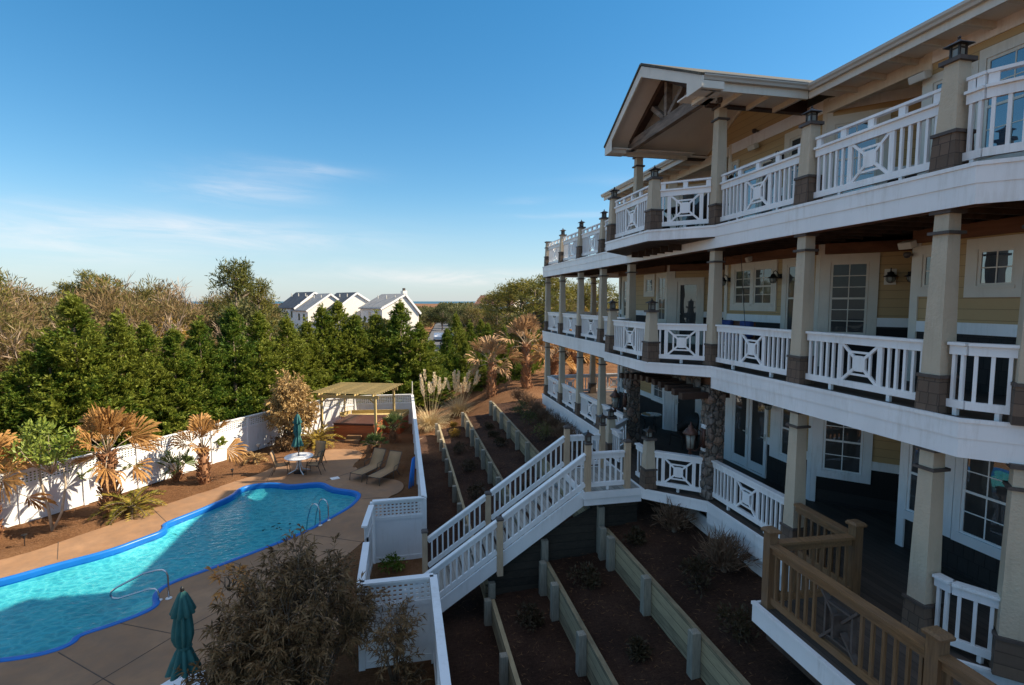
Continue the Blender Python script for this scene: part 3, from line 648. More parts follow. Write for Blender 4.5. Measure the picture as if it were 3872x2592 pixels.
# railings -----------------------------------------------------------------
def bracket_star(m, c, ax, w, h, t):
    """square set in an X, all one fretwork panel"""
    up = Vector((0,0,1)); c = Vector(c); ax = Vector(ax)
    P = lambda a, b: c + ax*a + up*b
    n = ax.cross(up)
    for sa in (-1,1):
        for sb in (-1,1):
            m.bar(P(sa*w/2, sb*h/2), P(sa*.07, sb*.07), t, .036, n)
    q = .60
    for sa in (-1,1):
        m.bar(P(sa*w/2*q, -h/2*q), P(sa*w/2*q, h/2*q), t*.8, .030, n); m.bar(P(-w/2*q, sa*h/2*q), P(w/2*q, sa*h/2*q), t*.78, .028, n)
    o = len(m.v)
    oct_ = [(-.065,-.12),(.065,-.12),(.11,-.075),(.11,.075),(.065,.12),(-.065,.12),(-.11,.075),(-.11,-.075)]
    m.v += [tuple(P(a,b) + n*(t*.46)) for a, b in oct_] + [tuple(P(a,b) - n*(t*.46)) for a, b in oct_]
    m.f += [tuple(o+i for i in range(8)), tuple(o+8+i for i in reversed(range(8)))] + [(o+i, o+8+i, o+8+(i+1)%8, o+(i+1)%8) for i in range(8)]
def railing(p, q, z, double=False, star=True, par=None, mat='white', e0=.15, e1=.15, sp_=.128, h=.92, ztop2=1.09):
    p = Vector((p[0],p[1],0)); q = Vector((q[0],q[1],0)); d = (q-p).normalized(); p = p + d*e0; q = q - d*e1; Ln = (q-p).length
    up = Vector((0,0,1))
    m = MB()
    m.bar(p+up*(z+h-.018), q+up*(z+h-.018), .135, .036)
    m.bar(p+d*.004+up*(z+h-.095), q-d*.004+up*(z+h-.095), .062, .118)
    m.bar(p+d*.002+up*(z+.145), q-d*.002+up*(z+.145), .062, .10)
    nb = max(1, int(round(Ln/1.0)))
    for i in range(nb):
        c = p + d*(Ln*(i+.5)/nb); m.bar(c+up*(z), c+up*(z+.097), .05, .05)
    if double:
        m.bar(p+up*(z+ztop2-.02), q+up*(z+ztop2-.02), .085, .04)
        k = max(2, int(round(Ln/.55))+1)
        for i in range(k):
            c = p + d*(.06+(Ln-.12)*i/(k-1)); m.bar(c+up*(z+h), c+up*(z+ztop2-.041), .05, .10 if True else .05, d)
    b = MB(); zc = z + .195 + (h-.155-.195)/2; hh = h-.155-.195
    w = .62
    n = max(2, int(Ln/sp_)); half = w/2 if (star and Ln > .95) else 0
    if half:
        side = (Ln - w)/2; k = max(1, int(round(side/sp_)))
        pos = [side*(i+.0)/k + side/k*.5 for i in range(k)] ; pos = [x_ for x_ in pos]
        pos = pos + [Ln-x_ for x_ in pos] + [side-.02, Ln-side+.02]
    else:
        pos = [Ln*(i+.5)/n for i in range(n)]
    for x_ in pos:
        c = p + d*x_; b.bar(c+up*(z+.194), c+up*(z+h-.153), .038, .038, d)
    r_ = m.build('railing', mat, par or H)
    b.build('balustrade', mat, r_)
    if half:
        st = MB(); bracket_star(st, p + d*(Ln/2) + up*zc, d, w, hh, .042); st.build('star_panel', mat, r_)
    return r_
K0 = (6.81,5.07)
tips = [(5.76,11.33),(5.76,13.66)]
for k, z in enumerate(Z):
    dbl = (k == 2)
    if k > 0: railing(near_c[0], near_c[1], z, dbl)
    railing(near_c[1], near_c[2], z, dbl)
    railing(near_c[2], tips[0], z, dbl, True, e0=.14, e1=.15)
    if k > 0: railing(tips[0], tips[1], z, dbl)
    else:
        railing(tips[0], (5.76,11.52), z, False, False, e0=.14, e1=-.45); railing((5.76,13.0), tips[1], z, False, False, e0=0, e1=.14)
    railing(tips[1], far_c[0], z, dbl, True, e1=.2)
    fc = far_c if k < 2 else [(CX,14.6)] + far_c[1:]
    for a, b in zip(fc, fc[1:]): railing(a, b, z, dbl, True)
    if k < 2 or True:
        railing(far_c[-1], (9.1,23.95), z, dbl); railing((9.1,23.95), (11.4,23.95), z, dbl)
    # bent piece round the near corner
    railing(near_c[0], K0, z, dbl, False, e0=.15, e1=0.0)
    railing(K0, c0, z, dbl, False, e0=0.0, e1=.02 if k < 2 else -.35)
# walls ---------------------------------------------------------------------
class Wall:
    def __init__(s, a, d, n, length): s.a = Vector((a[0],a[1],0)); s.d = Vector((d[0],d[1],0)).normalized(); s.n = Vector((n[0],n[1],0)).normalized(); s.L = length
    def P(s, t, out, z): return s.a + s.d*t + s.n*out + Vector((0,0,z))
    def slab(s, m, t0, t1, z0, z1, o0, o1):
        vs = [s.P(t, o, z) for z in (z0,z1) for t, o in ((t0,o0),(t1,o0),(t1,o1),(t0,o1))]
        fs = [(0,3,2,1),(4,5,6,7),(0,1,5,4),(1,2,6,5),(2,3,7,6),(3,0,4,7)]
        if s.d.x*s.n.y - s.d.y*s.n.x < 0: fs = [f[::-1] for f in fs]
        return m.add(vs, fs)
W1 = Wall((8.95,9.8),(0,1),(-1,0),3.4)
W2 = Wall((8.95,9.8),(1,-1),(-1,-1),2.2)
W3 = Wall((8.9,7.62),(0,-1),(-1,0),7.0)
W4 = Wall((8.95,16.45),(1,-1),(-1,-1),2.2)
W5 = Wall((8.95,16.45),(0,1),(-1,0),4.05)
WALLS = [W1,W2,W3,W4,W5]
hid = [Wall((8.95,13.2),(1,1),(-1,1),2.2), Wall((8.9,7.62),(1,.35),(-.35,1),1.7), Wall((8.95,20.5),(1,0),(0,1),6)]
CEIL = (2.66, 5.71, 8.78)
for k, z in enumerate(Z):
    sd = MB(); dkm = MB(); bd = MB()
    for w in WALLS + hid:
        e0 = 0.0; L_ = w.L
        w.slab(sd, e0, L_, z+.95, CEIL[k], -.2, 0.0)
        w.slab(dkm, e0, L_, z, z+.949, -.2, -.004)
        if k == 2: w.slab(bd, e0+.001, L_-.001, 8.50, 8.77, -.01, .026)
    sd.build('siding', 'siding', H); dkm.build('dado', 'dark_shingle', H)
    if k == 2: bd.build('frieze_board', 'white', H)
    for w, t0, t1 in ((W1,-.02,.10),(W2,0.0,.10),(W3,-.03,.11),(W4,0.0,.24),(W5,.0,.12),(W5,3.93,4.08),(W1,3.28,3.41)):
        tr = MB(); w.slab(tr, t0, t1, z+.002, CEIL[k]-.002, -.03, .030); tr.build('corner_trim', 'white' if k < 1 else 'cream', H)
    if k < 2:
        for bx in ((8.84,8.93,16.5,20.4,CEIL[k]-.22,CEIL[k]),(8.84,8.93,9.85,13.15,CEIL[k]-.22,CEIL[k]),(8.80,8.88,2.5,7.6,CEIL[k]-.22,CEIL[k]),(6.78,6.9,5.0,24.0,CEIL[k]-.08,CEIL[k]+.1)): MB().box(*bx).build('ceiling_beam', 'redwood', H)
        for ya in (9.7,16.35): MB().bar((8.95,ya,CEIL[k]-.11),(10.4,ya-1.45,CEIL[k]-.11),.08,.22).build('ceiling_beam', 'redwood', H)
MB().box(10.7,17,2.0,20.3,-1,8.7).box(9.3,10.69,16.6,20.3,-1,8.65).box(9.3,10.69,9.9,13.0,-1,8.65).box(9.2,10.69,2.0,7.4,-1,8.65).build('core', 'dark_shingle', H)

OPEN = {}
def window(w, k, t0, t1, z0, z1, grid=(2,4), trim=.15, sash='dh', glass='glass', par=None, top=None, sill=True, tl=None, tr_=None, tmat='white'):
    """t0..t1, z0..z1: outer size of the sash; heights above the floor k"""
    tl = trim if tl is None else tl; tr_ = trim if tr_ is None else tr_
    if z0-trim < 1.08: OPEN.setdefault((id(w), k), []).append((t0-tl, t1+tr_))
    z0 += Z[k]; z1 += Z[k]
    f = MB(); w.slab(f, t0-tl, t1+tr_, z0-trim, z0, -.01, .035); w.slab(f, t0-tl, t1+tr_, z1, z1+trim, -.01, .036)
    w.slab(f, t0-tl, t0, z0, z1, -.01, .0345); w.slab(f, t1, t1+tr_, z0, z1, -.01, .0345)
    if sill: w.slab(f, t0-.02, t1+.02, z0-.03, z0+.012, -.01, .055)
    fr = f.build('window' if sash != 'door' else 'door', tmat, H)
    s = MB(); b = .05 if sash != 'door' else .105
    bot = b if sash != 'door' else .24
    zm = (z0+z1)/2
    w.slab(s, t0+.006, t0+b, z0, z1, -.01, .018); w.slab(s, t1-b, t1-.006, z0, z1, -.01, .018)
    w.slab(s, t0+b, t1-b, z0+.012, z0+bot, -.01, .0178); w.slab(s, t0+b, t1-b, z1-b, z1, -.01, .0178)
    if sash == 'dh': w.slab(s, t0+b, t1-b, zm-.02, zm+.02, -.01, .0182)
    nx_, nz_ = grid
    for i in range(1, nx_):
        t = t0+b + (t1-t0-2*b)*i/nx_; w.slab(s, t-.009, t+.009, z0+bot, z1-b, -.005, .010)
    for i in range(1, nz_):
        zq = z0+bot + (z1-z0-b-bot)*i/nz_
        if sash == 'dh' and abs(zq-zm) < .05: continue
        w.slab(s, t0+b, t1-b, zq-.009, zq+.009, -.005, .0096)
    s.build('sash', 'cream' if k > 0 else 'white', fr)
    gl = MB(); w.slab(gl, t0+b-.004, t1-b+.004, z0+bot-.004, z1-b+.004, -.02, .004); gl.build('pane', glass, fr)
    if sash == 'door':
        hd = MB(); p = w.P(t0+.05, .02, (z0+z1)/2-.05); hd.bar(p-Vector((0,0,.09)), p+Vector((0,0,.09)), .035, .02, w.n); hd.bar(p+w.n*.045, p+w.n*.045+w.d*.10, .018, .018); hd.bar(p, p+w.n*.05, .018, .018); hd.build('handle', 'lamp_pale', fr)
    return fr
# ground floor
window(W1,0,1.47,2.16,.06,2.12,(1,1),.05,'door',sill=False,tl=.02,tr_=.009); window(W1,0,2.18,2.86,.06,2.12,(1,1),.05,'door',sill=False,tl=.009,tr_=.48)
window(W1,0,.46,.98,.78,2.12,(1,2),.14,tr_=.35)
window(W2,0,.20,.94,.75,2.12,(2,4),.16,tl=.18)
window(W3,0,.13,.78,.70,2.14,(1,2),.15,tl=.05); window(W3,0,1.05,1.78,.70,2.14,(2,4),.16,tl=.11); window(W3,0,2.35,3.05,.70,2.14,(2,4),.16)
window(W4,0,.33,1.12,.04,2.10,(1,1),.06,'door',sill=False,tl=.08,tr_=.14)
window(W5,0,.16,.86,1.02,2.12,(2,4),.14); window(W5,0,3.10,3.68,.84,2.12,(2,4),.14); 
# middle floor
window(W5,1,3.03,3.62,.80,2.28,(1,4),.16,tmat='cream'); window(W5,1,1.08,1.62,1.75,2.26,(2,2),.15,'fix',tmat='cream'); window(W5,1,.12,.66,.76,2.28,(2,4),.13,tmat='cream')
window(W4,1,.32,1.06,.02,2.08,(1,1),.14,'door',sill=False,tmat='cream')
window(W1,1,2.27,2.96,1.34,2.28,(2,4),.16,tmat='cream',tl=.054); window(W1,1,1.48,2.16,1.34,2.28,(2,4),.16,tmat='cream',tr_=.054)
window(W1,1,.40,.98,.72,2.28,(1,2),.15,tmat='cream')
window(W2,1,.19,.88,.72,2.26,(2,6),.17,tl=.12,tmat='cream',glass='glass_dark')
window(W3,1,.16,.60,1.66,2.24,(1,2),.15,'fix',tmat='cream'); window(W3,1,1.05,1.58,1.66,2.24,(2,2),.17,'fix',glass='glass_blue',tmat='cream'); window(W3,1,2.4,3.0,1.0,2.24,(2,2),.17,tmat='cream')
# top floor
window(W1,2,1.42,2.10,.04,1.92,(1,1),.05,'door',sill=False,tl=.03,tr_=.009,glass='glass_blue'); window(W1,2,2.12,2.84,.04,1.92,(1,1),.05,'door',sill=False,tl=.009,tr_=.03,glass='glass_blue')
window(W1,2,.42,1.06,.70,2.14,(2,4),.17,tmat='cream'); window(W1,2,3.02,3.24,.70,2.12,(1,4),.06,tmat='cream',glass='glass_blue')
window(W2,2,.15,.92,.62,2.10,(2,4),.18,tl=.12,tmat='cream',glass='glass_blue')
window(W3,2,.16,.46,.62,2.06,(1,2),.14,tmat='cream',glass='glass_blue',tr_=.04); window(W3,2,.62,.80,.62,2.06,(1,2),.07,tmat='cream',glass='glass_blue',tl=.03); window(W3,2,.98,2.10,.62,2.10,(3,4),.16,tl=.10,tmat='cream',glass='glass_blue'); window(W3,2,2.5,3.6,.62,2.10,(3,4),.16,tmat='cream',glass='glass_blue')
window(W5,2,.25,1.0,.62,2.06,(2,4),.16,tmat='cream',glass='glass_blue'); window(W5,2,2.6,3.4,.62,2.06,(2,4),.16,tmat='cream',glass='glass_blue'); window(W4,2,.32,1.06,.02,2.08,(1,1),.14,'door',sill=False,tmat='cream')

# white band boards between the openings
for k, z in enumerate(Z):
    for w in WALLS:
        a = .001; segs = []
        for o0, o1 in sorted(OPEN.get((id(w), k), [])) + [(w.L-.001, 99)]:
            if o0-a > .02: segs.append((a, o0))
            a = max(a, o1)
        for a, b in segs: m = MB(); w.slab(m, a, b, z+.90, z+1.085, -.01, .022); m.build('band_board', 'white', H)
# wall lamps, speakers and cameras (fixed to the house: parts) -----------------
def sconce(p, n, d):
    p = Vector(p); n = Vector(n); m = MB()
    m.bar(p, p+n*.03, .11, .11, (0,0,1))
    a = [p+n*.03+Vector((0,0,.0)), p+n*.09+Vector((0,0,.10)), p+n*.14+Vector((0,0,.13)), p+n*.19+Vector((0,0,.11)), p+n*.20+Vector((0,0,.05))]
    m.tube(a, .010, 6); c = p+n*.20
    m.lathe(c.x, c.y, [(.02,c.z+.06),(.05,c.z+.04),(.06,c.z+.0),(.13,c.z-.04),(.128,c.z-.048)], 14)
    s = m.build('wall_lamp', 'black', H, True)
    MB().lathe(c.x, c.y, [(.075,c.z-.045),(.078,c.z-.10),(.055,c.z-.15),(.01,c.z-.165)], 12).build('lamp_glass', 'glass_lamp', s, True)
    cg = MB()
    for q in range(6):
        t = q*math.pi/3; u = Vector((math.cos(t), math.sin(t), 0))
        cg.tube([c+u*.08+Vector((0,0,-.045)), c+u*.083+Vector((0,0,-.10)), c+u*.058+Vector((0,0,-.155)), c+Vector((0,0,-.172))], .004, 4)
    cg.build('lamp_cage', 'black', s)
X_ = Vector((-1,0,0)); D_ = Vector((-s2,-s2,0))
sconce(W1.P(1.20,.02,5.08), X_, 0); sconce(W1.P(3.2,.02,5.08), X_, 0)
sconce(W2.P(1.24,.02,5.02), D_, 0); sconce(W2.P(1.58,.02,5.02), D_, 0)
MB().add([], []); pl = MB(); W2.slab(pl, 1.14, 1.34, 4.82, 5.14, -.01, .02); pl.build('mount_plate', 'cream', H)
sconce(W1.P(1.2,.02,2.0), X_, 0); sconce(W1.P(1.28,.02,7.9), X_, 0); sconce(W1.P(2.98,.02,7.8), X_, 0)
def speaker(p, n, w=.26):
    p = Vector(p); n = Vector(n); s = n.cross(Vector((0,0,1))); m = MB(); c = p+n*.14
    m.bar(c-s*w/2, c+s*w/2, .13, .15, (n+Vector((0,0,-.35))).normalized()); m.bar(p, p+n*.10, .05, .05); m.build('speaker', 'lamp_pale', H, False, .02)
speaker(W1.P(2.2,.02,8.38), X_); speaker(W3.P(.02,.02,8.30), X_, .3); speaker(W3.P(-.02,.02,5.47), X_, .25); speaker(W1.P(2.2,.02,5.56), X_, .12)
def camera_dome(p, n):
    p = Vector(p); n = Vector(n); m = MB(); m.bar(p, p+n*.08, .04, .04); c = p+n*.12; m.lathe(c.x, c.y, [(.02,c.z+.05),(.055,c.z+.04),(.06,c.z-.01),(.04,c.z-.05),(.01,c.z-.06)], 12); m.build('security_camera', 'frame_brown', H, True)
camera_dome(W1.P(2.2,.02,8.78), X_); camera_dome(W3.P(-.03,.02,5.30), X_); camera_dome((6.5,10.1,8.62), Vector((0,-1,0)))

# stone entry under the first balcony -------------------------------------------
rs = np.random.RandomState(8)
def stonework(m, x0, x1, y0, y1, z0, z1):
    """rubble face: a core with irregular stones standing proud"""
    m.box(x0, x1, y0, y1, z0, z1)
    def face(o, u, w, n, LU):
        z = z0
        while z < z1-.05:
            h = rs.uniform(.12,.26); h = min(h, z1-z); t = 0
            while t < LU-.03:
                wd = min(rs.uniform(.12,.30), LU-t); pr = rs.uniform(.012,.045); g_ = .008
                a = o + u*(t+g_); b = o + u*(t+wd-g_); zz0, zz1 = z+g_, z+h-g_
                j_ = lambda: Vector((0,0,rs.uniform(-.012,.012))) + u*rs.uniform(-.012,.012)
                q = [Vector((a.x,a.y,zz0))+j_(), Vector((b.x,b.y,zz0))+j_(), Vector((b.x,b.y,zz1))+j_(), Vector((a.x,a.y,zz1))+j_()]
                cen = sum(q, Vector())/4
                m.add(q + [cen+(p-cen)*.82+n*pr for p in q], [(4,5,6,7),(0,1,5,4),(1,2,6,5),(2,3,7,6),(3,0,4,7)]); t += wd
            z += h
    face(Vector((x0,y0,0)), Vector((1,0,0)), 0, Vector((0,-1,0)), x1-x0)
    face(Vector((x0,y1,0)), Vector((0,-1,0)), 0, Vector((-1,0,0)), y1-y0)
m = MB(); stonework(m, 6.69, 7.06, 10.28, 10.62, 0, 2.58); m.build('stone_pillar', 'stone', H)
m = MB(); stonework(m, 6.69, 7.06, 14.52, 14.9, 0, 2.58); m.build('stone_pillar', 'stone', H)
ar = MB(); ny = 28; a0, a1 = 10.66, 14.5     # header with an arched underside
zf = lambda t: 2.26 + .20*math.sin(math.pi*t)
for i in range(ny):
    t0, t1 = i/ny, (i+1)/ny; y0, y1 = a0+(a1-a0)*t0, a0+(a1-a0)*t1
    ar.add([(6.68,y0,zf(t0)),(6.68,y1,zf(t1)),(6.68,y1,2.78),(6.68,y0,2.78),(7.12,y0,zf(t0)),(7.12,y1,zf(t1)),(7.12,y1,2.78),(7.12,y0,2.78)], [(0,1,2,3)[::-1],(4,5,6,7),(0,4,5,1)[::-1]])
ar.build('stone_arch', 'stone', H)
for i in range(11):
    t = i/10; y = 10.40+3.25*t; z = 2.36 + .15*math.sin(math.pi*(t*.9+.05))
    MB().bar((6.02,y,z),(7.2,y,z),.15,.14).build('log_end', 'beam', H)
def carriage_lamp(x, y, z):
    m = MB().box(x+.28,x+.335,y-.07,y+.07,z-.25,z+.18)
    m.tube([(x+.28,y,z-.18),(x+.15,y,z-.32),(x+.05,y,z-.30),(x+.0,y,z-.24)], .014, 6).tube([(x+.28,y,z+.10),(x+.2,y,z+.16),(x+.1,y,z+.12),(x+.1,y,z+.02)], .012, 6)
    m.lathe(x, y, [(.02,z-.40),(.05,z-.36),(.025,z-.31),(.085,z-.26),(.09,z-.24)], 12).lathe(x, y, [(.165,z+.08),(.17,z+.10),(.11,z+.18),(.05,z+.23),(.06,z+.25),(.02,z+.29),(.012,z+.35)], 14)
    for q in range(6):
        t = q*math.pi/3; m.tube([(x+.09*math.cos(t),y+.09*math.sin(t),z-.24),(x+.125*math.cos(t),y+.125*math.sin(t),z+.09)], .007, 4)
    s = m.build('carriage_lamp', 'copper', H, True)
    MB().lathe(x, y, [(.08,z-.24),(.112,z+.085)], 12).build('lamp_glass', 'glass_lamp', s, True)
    MB().box(x+.31,x+.35,y-.075,y+.075,z+.19,z+.28).box(x+.31,x+.35,y-.075,y+.075,z-.33,z-.26).build('mount_plate', 'white', s)
carriage_lamp(6.33, 10.46, 1.42); carriage_lamp(6.33, 14.7, 1.50)

# roof -------------------------------------------------------------------------
GX, YE0, YE1, YA, ZA, ZE = 5.72, 9.45, 14.25, 12.05, 10.12, 8.84
rf = MB()
def roofplane(m, y0, z0, y1, z1, x0, x1, t):
    dy, dz = y1-y0, z1-z0; l_ = math.hypot(dy, dz); ny_, nz_ = -dz/l_*t, dy/l_*t
    if nz_ < 0: ny_, nz_ = -ny_, -nz_
    m.add([(x0,y0,z0),(x1,y0,z0),(x1,y1,z1),(x0,y1,z1),(x0,y0+ny_,z0+nz_),(x1,y0+ny_,z0+nz_),(x1,y1+ny_,z1+nz_),(x0,y1+ny_,z1+nz_)],
          [(0,3,2,1),(4,5,6,7),(0,1,5,4),(1,2,6,5),(2,3,7,6),(3,0,4,7)])
roofplane(rf, YE0-.05, ZE-.025, YA, ZA, GX-.03, 12, .05); roofplane(rf, YE1+.05, ZE-.025, YA, ZA, GX-.03, 12, .05)
rf.add([(8.1,-6,8.80),(8.1,9.3,8.80),(15,9.3,10.1),(15,-6,10.1)], [(0,1,2,3)]).add([(8.1,14.4,8.80),(8.1,20.6,8.80),(15,18.5,10.1),(15,14.4,10.1)], [(0,1,2,3)]).add([(8.1,20.6,8.80),(20,20.6,8.80),(15,18.5,10.1)], [(0,1,2)]).add([(15,-6,10.1),(15,18.5,10.1),(22,18.5,8.8),(22,-6,8.8)], [(0,1,2,3)])
rf.build('roof', 'roof_shingle', H)
sf = MB().box(8.25,8.95,-6,9.5,8.70,8.74).box(8.25,8.95,14.2,20.5,8.70,8.74).box(8.94,11,7.6,9.9,8.70,8.745).box(8.94,11,13.2,16.5,8.70,8.745).box(8.95,16,20.3,20.55,8.70,8.74)
sl_ = (ZA-ZE)/(YA-YE0); sr_ = (ZA-ZE)/(YE1-YA)
roofplane(sf, 10.45, ZE+(10.45-YE0)*sl_-.13, YA, ZA-.13, GX+.10, 8.94, .03); roofplane(sf, 14.55-.25, ZE-.05, YA, ZA-.13, GX+.10, 8.94, .03)
sf.box(GX+.1,8.3,9.55,10.5,8.70,8.73).box(GX+.1,8.3,13.9,14.2,8.70,8.73)
sf.build('soffit', 'soffit', H)
bg_ = MB()
def rake(y0, z0, y1, z1, x, w=.22, t=.04, dz=-.13): bg_.bar((x,y0,z0+dz),(x,y1,z1+dz),t,w,(0,0,1))
bg_.add([(GX,YE0-.05,ZE-.22),(GX,YA,ZA-.27),(GX,YA,ZA-.02),(GX,YE0-.05,ZE-.02),(GX+.045,YE0-.05,ZE-.22),(GX+.045,YA,ZA-.27),(GX+.045,YA,ZA-.02),(GX+.045,YE0-.05,ZE-.02)],[(0,1,2,3),(7,6,5,4),(0,4,5,1),(2,6,7,3),(0,3,7,4)])
bg_.add([(GX,YE1+.05,ZE-.22),(GX,YA,ZA-.27),(GX,YA,ZA-.02),(GX,YE1+.05,ZE-.02),(GX+.045,YE1+.05,ZE-.22),(GX+.045,YA,ZA-.27),(GX+.045,YA,ZA-.02),(GX+.045,YE1+.05,ZE-.02)],[(3,2,1,0),(4,5,6,7),(1,5,4,0),(3,7,6,2),(4,7,3,0)])
bg_.box(GX+.002,GX+.5,9.42,9.85,8.60,8.74).box(GX+.002,GX+.5,13.95,14.3,8.60,8.74)
bg_.add([(GX+.001,9.40,8.60),(GX+.001,9.95,8.60),(GX+.001,9.95,9.0),(GX+.001,9.40,8.8)],[(0,1,2,3)]).add([(GX+.001,13.8,8.60),(GX+.001,14.3,8.60),(GX+.001,14.3,8.8),(GX+.001,13.8,9.0)],[(0,1,2,3)])
bg_.build('barge_board', 'cream', H)
gt = MB()
def gutter(a, b):
    a = Vector(a); b = Vector(b); d = (b-a).normalized(); o = d.cross(Vector((0,0,1)))
    pr = [(.0,.0),(.07,.0),(.085,.04),(.115,.07),(.12,.115),(.0,.115)]
    vs = []
    for p in (a, b): vs += [p + o*u + Vector((0,0,w)) for u, w in pr]
    n = len(pr); gt.add(vs, [tuple(range(n)), tuple(reversed(range(n, 2*n)))] + [(i, n+i, n+(i+1)%n, (i+1)%n) for i in range(n)])
gutter((8.22,9.5,8.70),(8.22,-6,8.70)) if False else None
def gut(p, q, o):
    p = Vector(p); q = Vector(q); o = Vector(o); pr = [(.0,.0),(.07,.0),(.085,.04),(.115,.07),(.12,.115),(.0,.115)]; vs = []
    for c in (p, q): vs += [c + o*u + Vector((0,0,w)) for u, w in pr]
    n = len(pr); gt.add(vs, [tuple(range(n)), tuple(reversed(range(n, 2*n)))] + [(i, n+i, n+(i+1)%n, (i+1)%n) for i in range(n)])
gut((8.2,-6,8.73),(8.2,9.42,8.73),(-1,0,0)); gut((8.2,14.3,8.73),(8.2,20.6,8.73),(-1,0,0))
gut((GX+.05,9.50,8.76),(8.3,9.50,8.76),(0,-1,0)); gut((GX+.05,14.25,8.76),(8.3,14.25,8.76),(0,1,0))
gt.build('gutter', 'gutter', H)
fb = MB().box(8.205,8.245,-6,9.5,8.60,8.74).box(8.205,8.245,14.2,20.55,8.60,8.74).box(GX+.06,8.2,9.51,9.55,8.60,8.76).box(GX+.06,8.2,14.2,14.24,8.60,8.76).box(8.9,9.0,7.6,9.8,8.46,8.69).box(8.9,9.0,13.2,16.45,8.46,8.69)
fb.build('eave_board', 'cream', H)
y = 20.2
while y > -2:
    if not 9.6 < y < 14.3: MB().box(8.26,8.92,y-.028,y+.028,8.60,8.699).build('rafter_tail', 'cream', H)
    y -= .62
for x in (6.1,6.75,7.4,8.05): MB().box(x-.028,x+.028,9.56,10.35,8.60,8.699).build('rafter_tail', 'cream', H)
for ya in (10.36,14.32): MB().box(6.49,8.92,ya,ya+.16,8.66,8.93).build('side_beam', 'beam', H)
TX = 6.42
tb = MB().box(TX-.07, TX+.07, 10.12, 14.12, 8.70, 8.97); tb.build('truss_chord', 'beam_grey', H)
td = MB().bar((TX,10.25,8.93),(TX,YA,9.88),.15,.19,(1,0,0)).bar((TX,14.0,8.93),(TX,YA,9.88),.15,.19,(1,0,0)); td.build('truss_rafters', 'beam', H)
tk = MB().bar((TX-.004,YA-.05,8.972),(TX-.004,YA-.05,9.80),.13,.15,(1,0,0)).bar((TX-.002,YA-.16,8.975),(TX-.002,11.25,9.38),.11,.13,(1,0,0)).bar((TX-.002,YA+.08,8.975),(TX-.002,12.75,9.42),.11,.13,(1,0,0)); tk.build('truss_struts', 'beam_grey', H)
gw = MB()   # siding of the gable above the entry
gw.add([(8.945,10.5,8.6),(8.945,14.5,8.6),(8.945,14.3,8.95),(8.945,YA,ZA-.1),(8.945,10.4,9.2)], [(4,3,2,1,0)])
gw.build('siding', 'siding', H)
gb = MB(); 
for (y0,z0,y1,z1) in ((10.4,9.17,YA,ZA-.17),(14.3,8.9,YA,ZA-.17)): gb.bar((8.925,y0,z0-.03),(8.925,y1,z1-.03),.04,.17,(0,0,1))
gb.build('band_board', 'cream', H)

# ------------------------------------------------------------------ stairs to the pool
ST = thing('staircase', 'white wooden staircase climbing from the pool fence to the house deck', 'staircase', (2.4,12.2,-3))
SL = 0.677; X0 = 4.15
nz_ = lambda x: -SL*(X0 - x)
MB().box(4.15,5.62,11.32,13.08,-.05,-.004).build('landing', 'stair_board', ST)
m = MB().box(4.10,5.60,11.28,11.32,-.16,.004).box(4.10,5.60,13.08,13.12,-.16,.004).box(4.10,4.149,11.32,13.08,-.16,.002).box(4.13,5.58,11.31,11.335,-.33,-.161).box(4.13,5.58,13.065,13.09,-.33,-.161)
m.build('fascia', 'white', ST)
n = 15
for i in range(n):
    x = X0 - .28*i - .28; z = -.19*(i+1)
    MB().box(x-.02, x+.27, 11.46, 12.94, z-.035, z).build('tread', 'stair_board', ST)
for y0, y1 in ((11.40,11.455),(12.945,13.0)):
    xe = -.05; m = MB()
    a = [(X0+.0, y0, nz_(X0)+.02), (xe, y0, nz_(xe)+.02), (xe, y0, nz_(xe)-.06), (xe+.35, y0, nz_(xe)-.06), (X0, y0, nz_(X0)-.36)]
    b = [(p[0], y1, p[2]) for p in a]; k = len(a)
    m.add(a+b, [tuple(range(k)), tuple(reversed(range(k,2*k)))] + [(i,k+i,k+(i+1)%k,(i+1)%k) for i in range(k)]); m.build('stringer', 'white', ST)
def newel(x, y, z0, z1, lan=False, parent=ST):
    p = MB().frus(x, y, z0, z1, .135, .13).build('newel_post', 'newel', parent)
    c = MB().frus(x, y, z1, z1+.03, .16, .175).frus(x, y, z1+.03, z1+.065, .175, .12); c.build('cap', 'band', p)
    if lan: post_lantern(x, y, z1+.065, p)
newel(4.24,11.40,-.16,1.12,True); newel(5.24,11.40,-.16,1.12); newel(4.24,13.0,-.16,1.12); newel(5.24,13.0,-.16,1.15,True)
newel(2.12,11.38,nz_(2.12)-.45,nz_(2.12)+.86); newel(2.12,13.02,nz_(2.12)-.3,nz_(2.12)+.86); newel(.48,13.02,-3.0,-1.38); newel(.12,11.38,-3.0,-1.70)
for y in (11.40,13.0): railing((4.24,y), (5.24,y), 0, False, False, ST, 'white', .08, .08, .135)
def stair_rail(y, xa, xb):
    m = MB(); up = Vector((0,0,1))
    P = lambda x, h: Vector((x, y, nz_(x)+h))
    m.bar(P(xa,.885), P(xb,.885), .13, .036).bar(P(xa,.81), P(xb,.81), .05, .115).bar(P(xa,.16), P(xb,.16), .05, .11)
    r_ = m.build('stair_railing', 'white', ST); b = MB(); x = xa+.1
    while x < xb-.04: b.bar(P(x,.19), P(x,.78), .038, .038, (1,0,0)); x += .138
    b.build('balustrade', 'white', r_)
for y in (11.39,13.01):
    stair_rail(y, .2 if y < 12 else .56, 2.05); stair_rail(y, 2.19, 4.17)

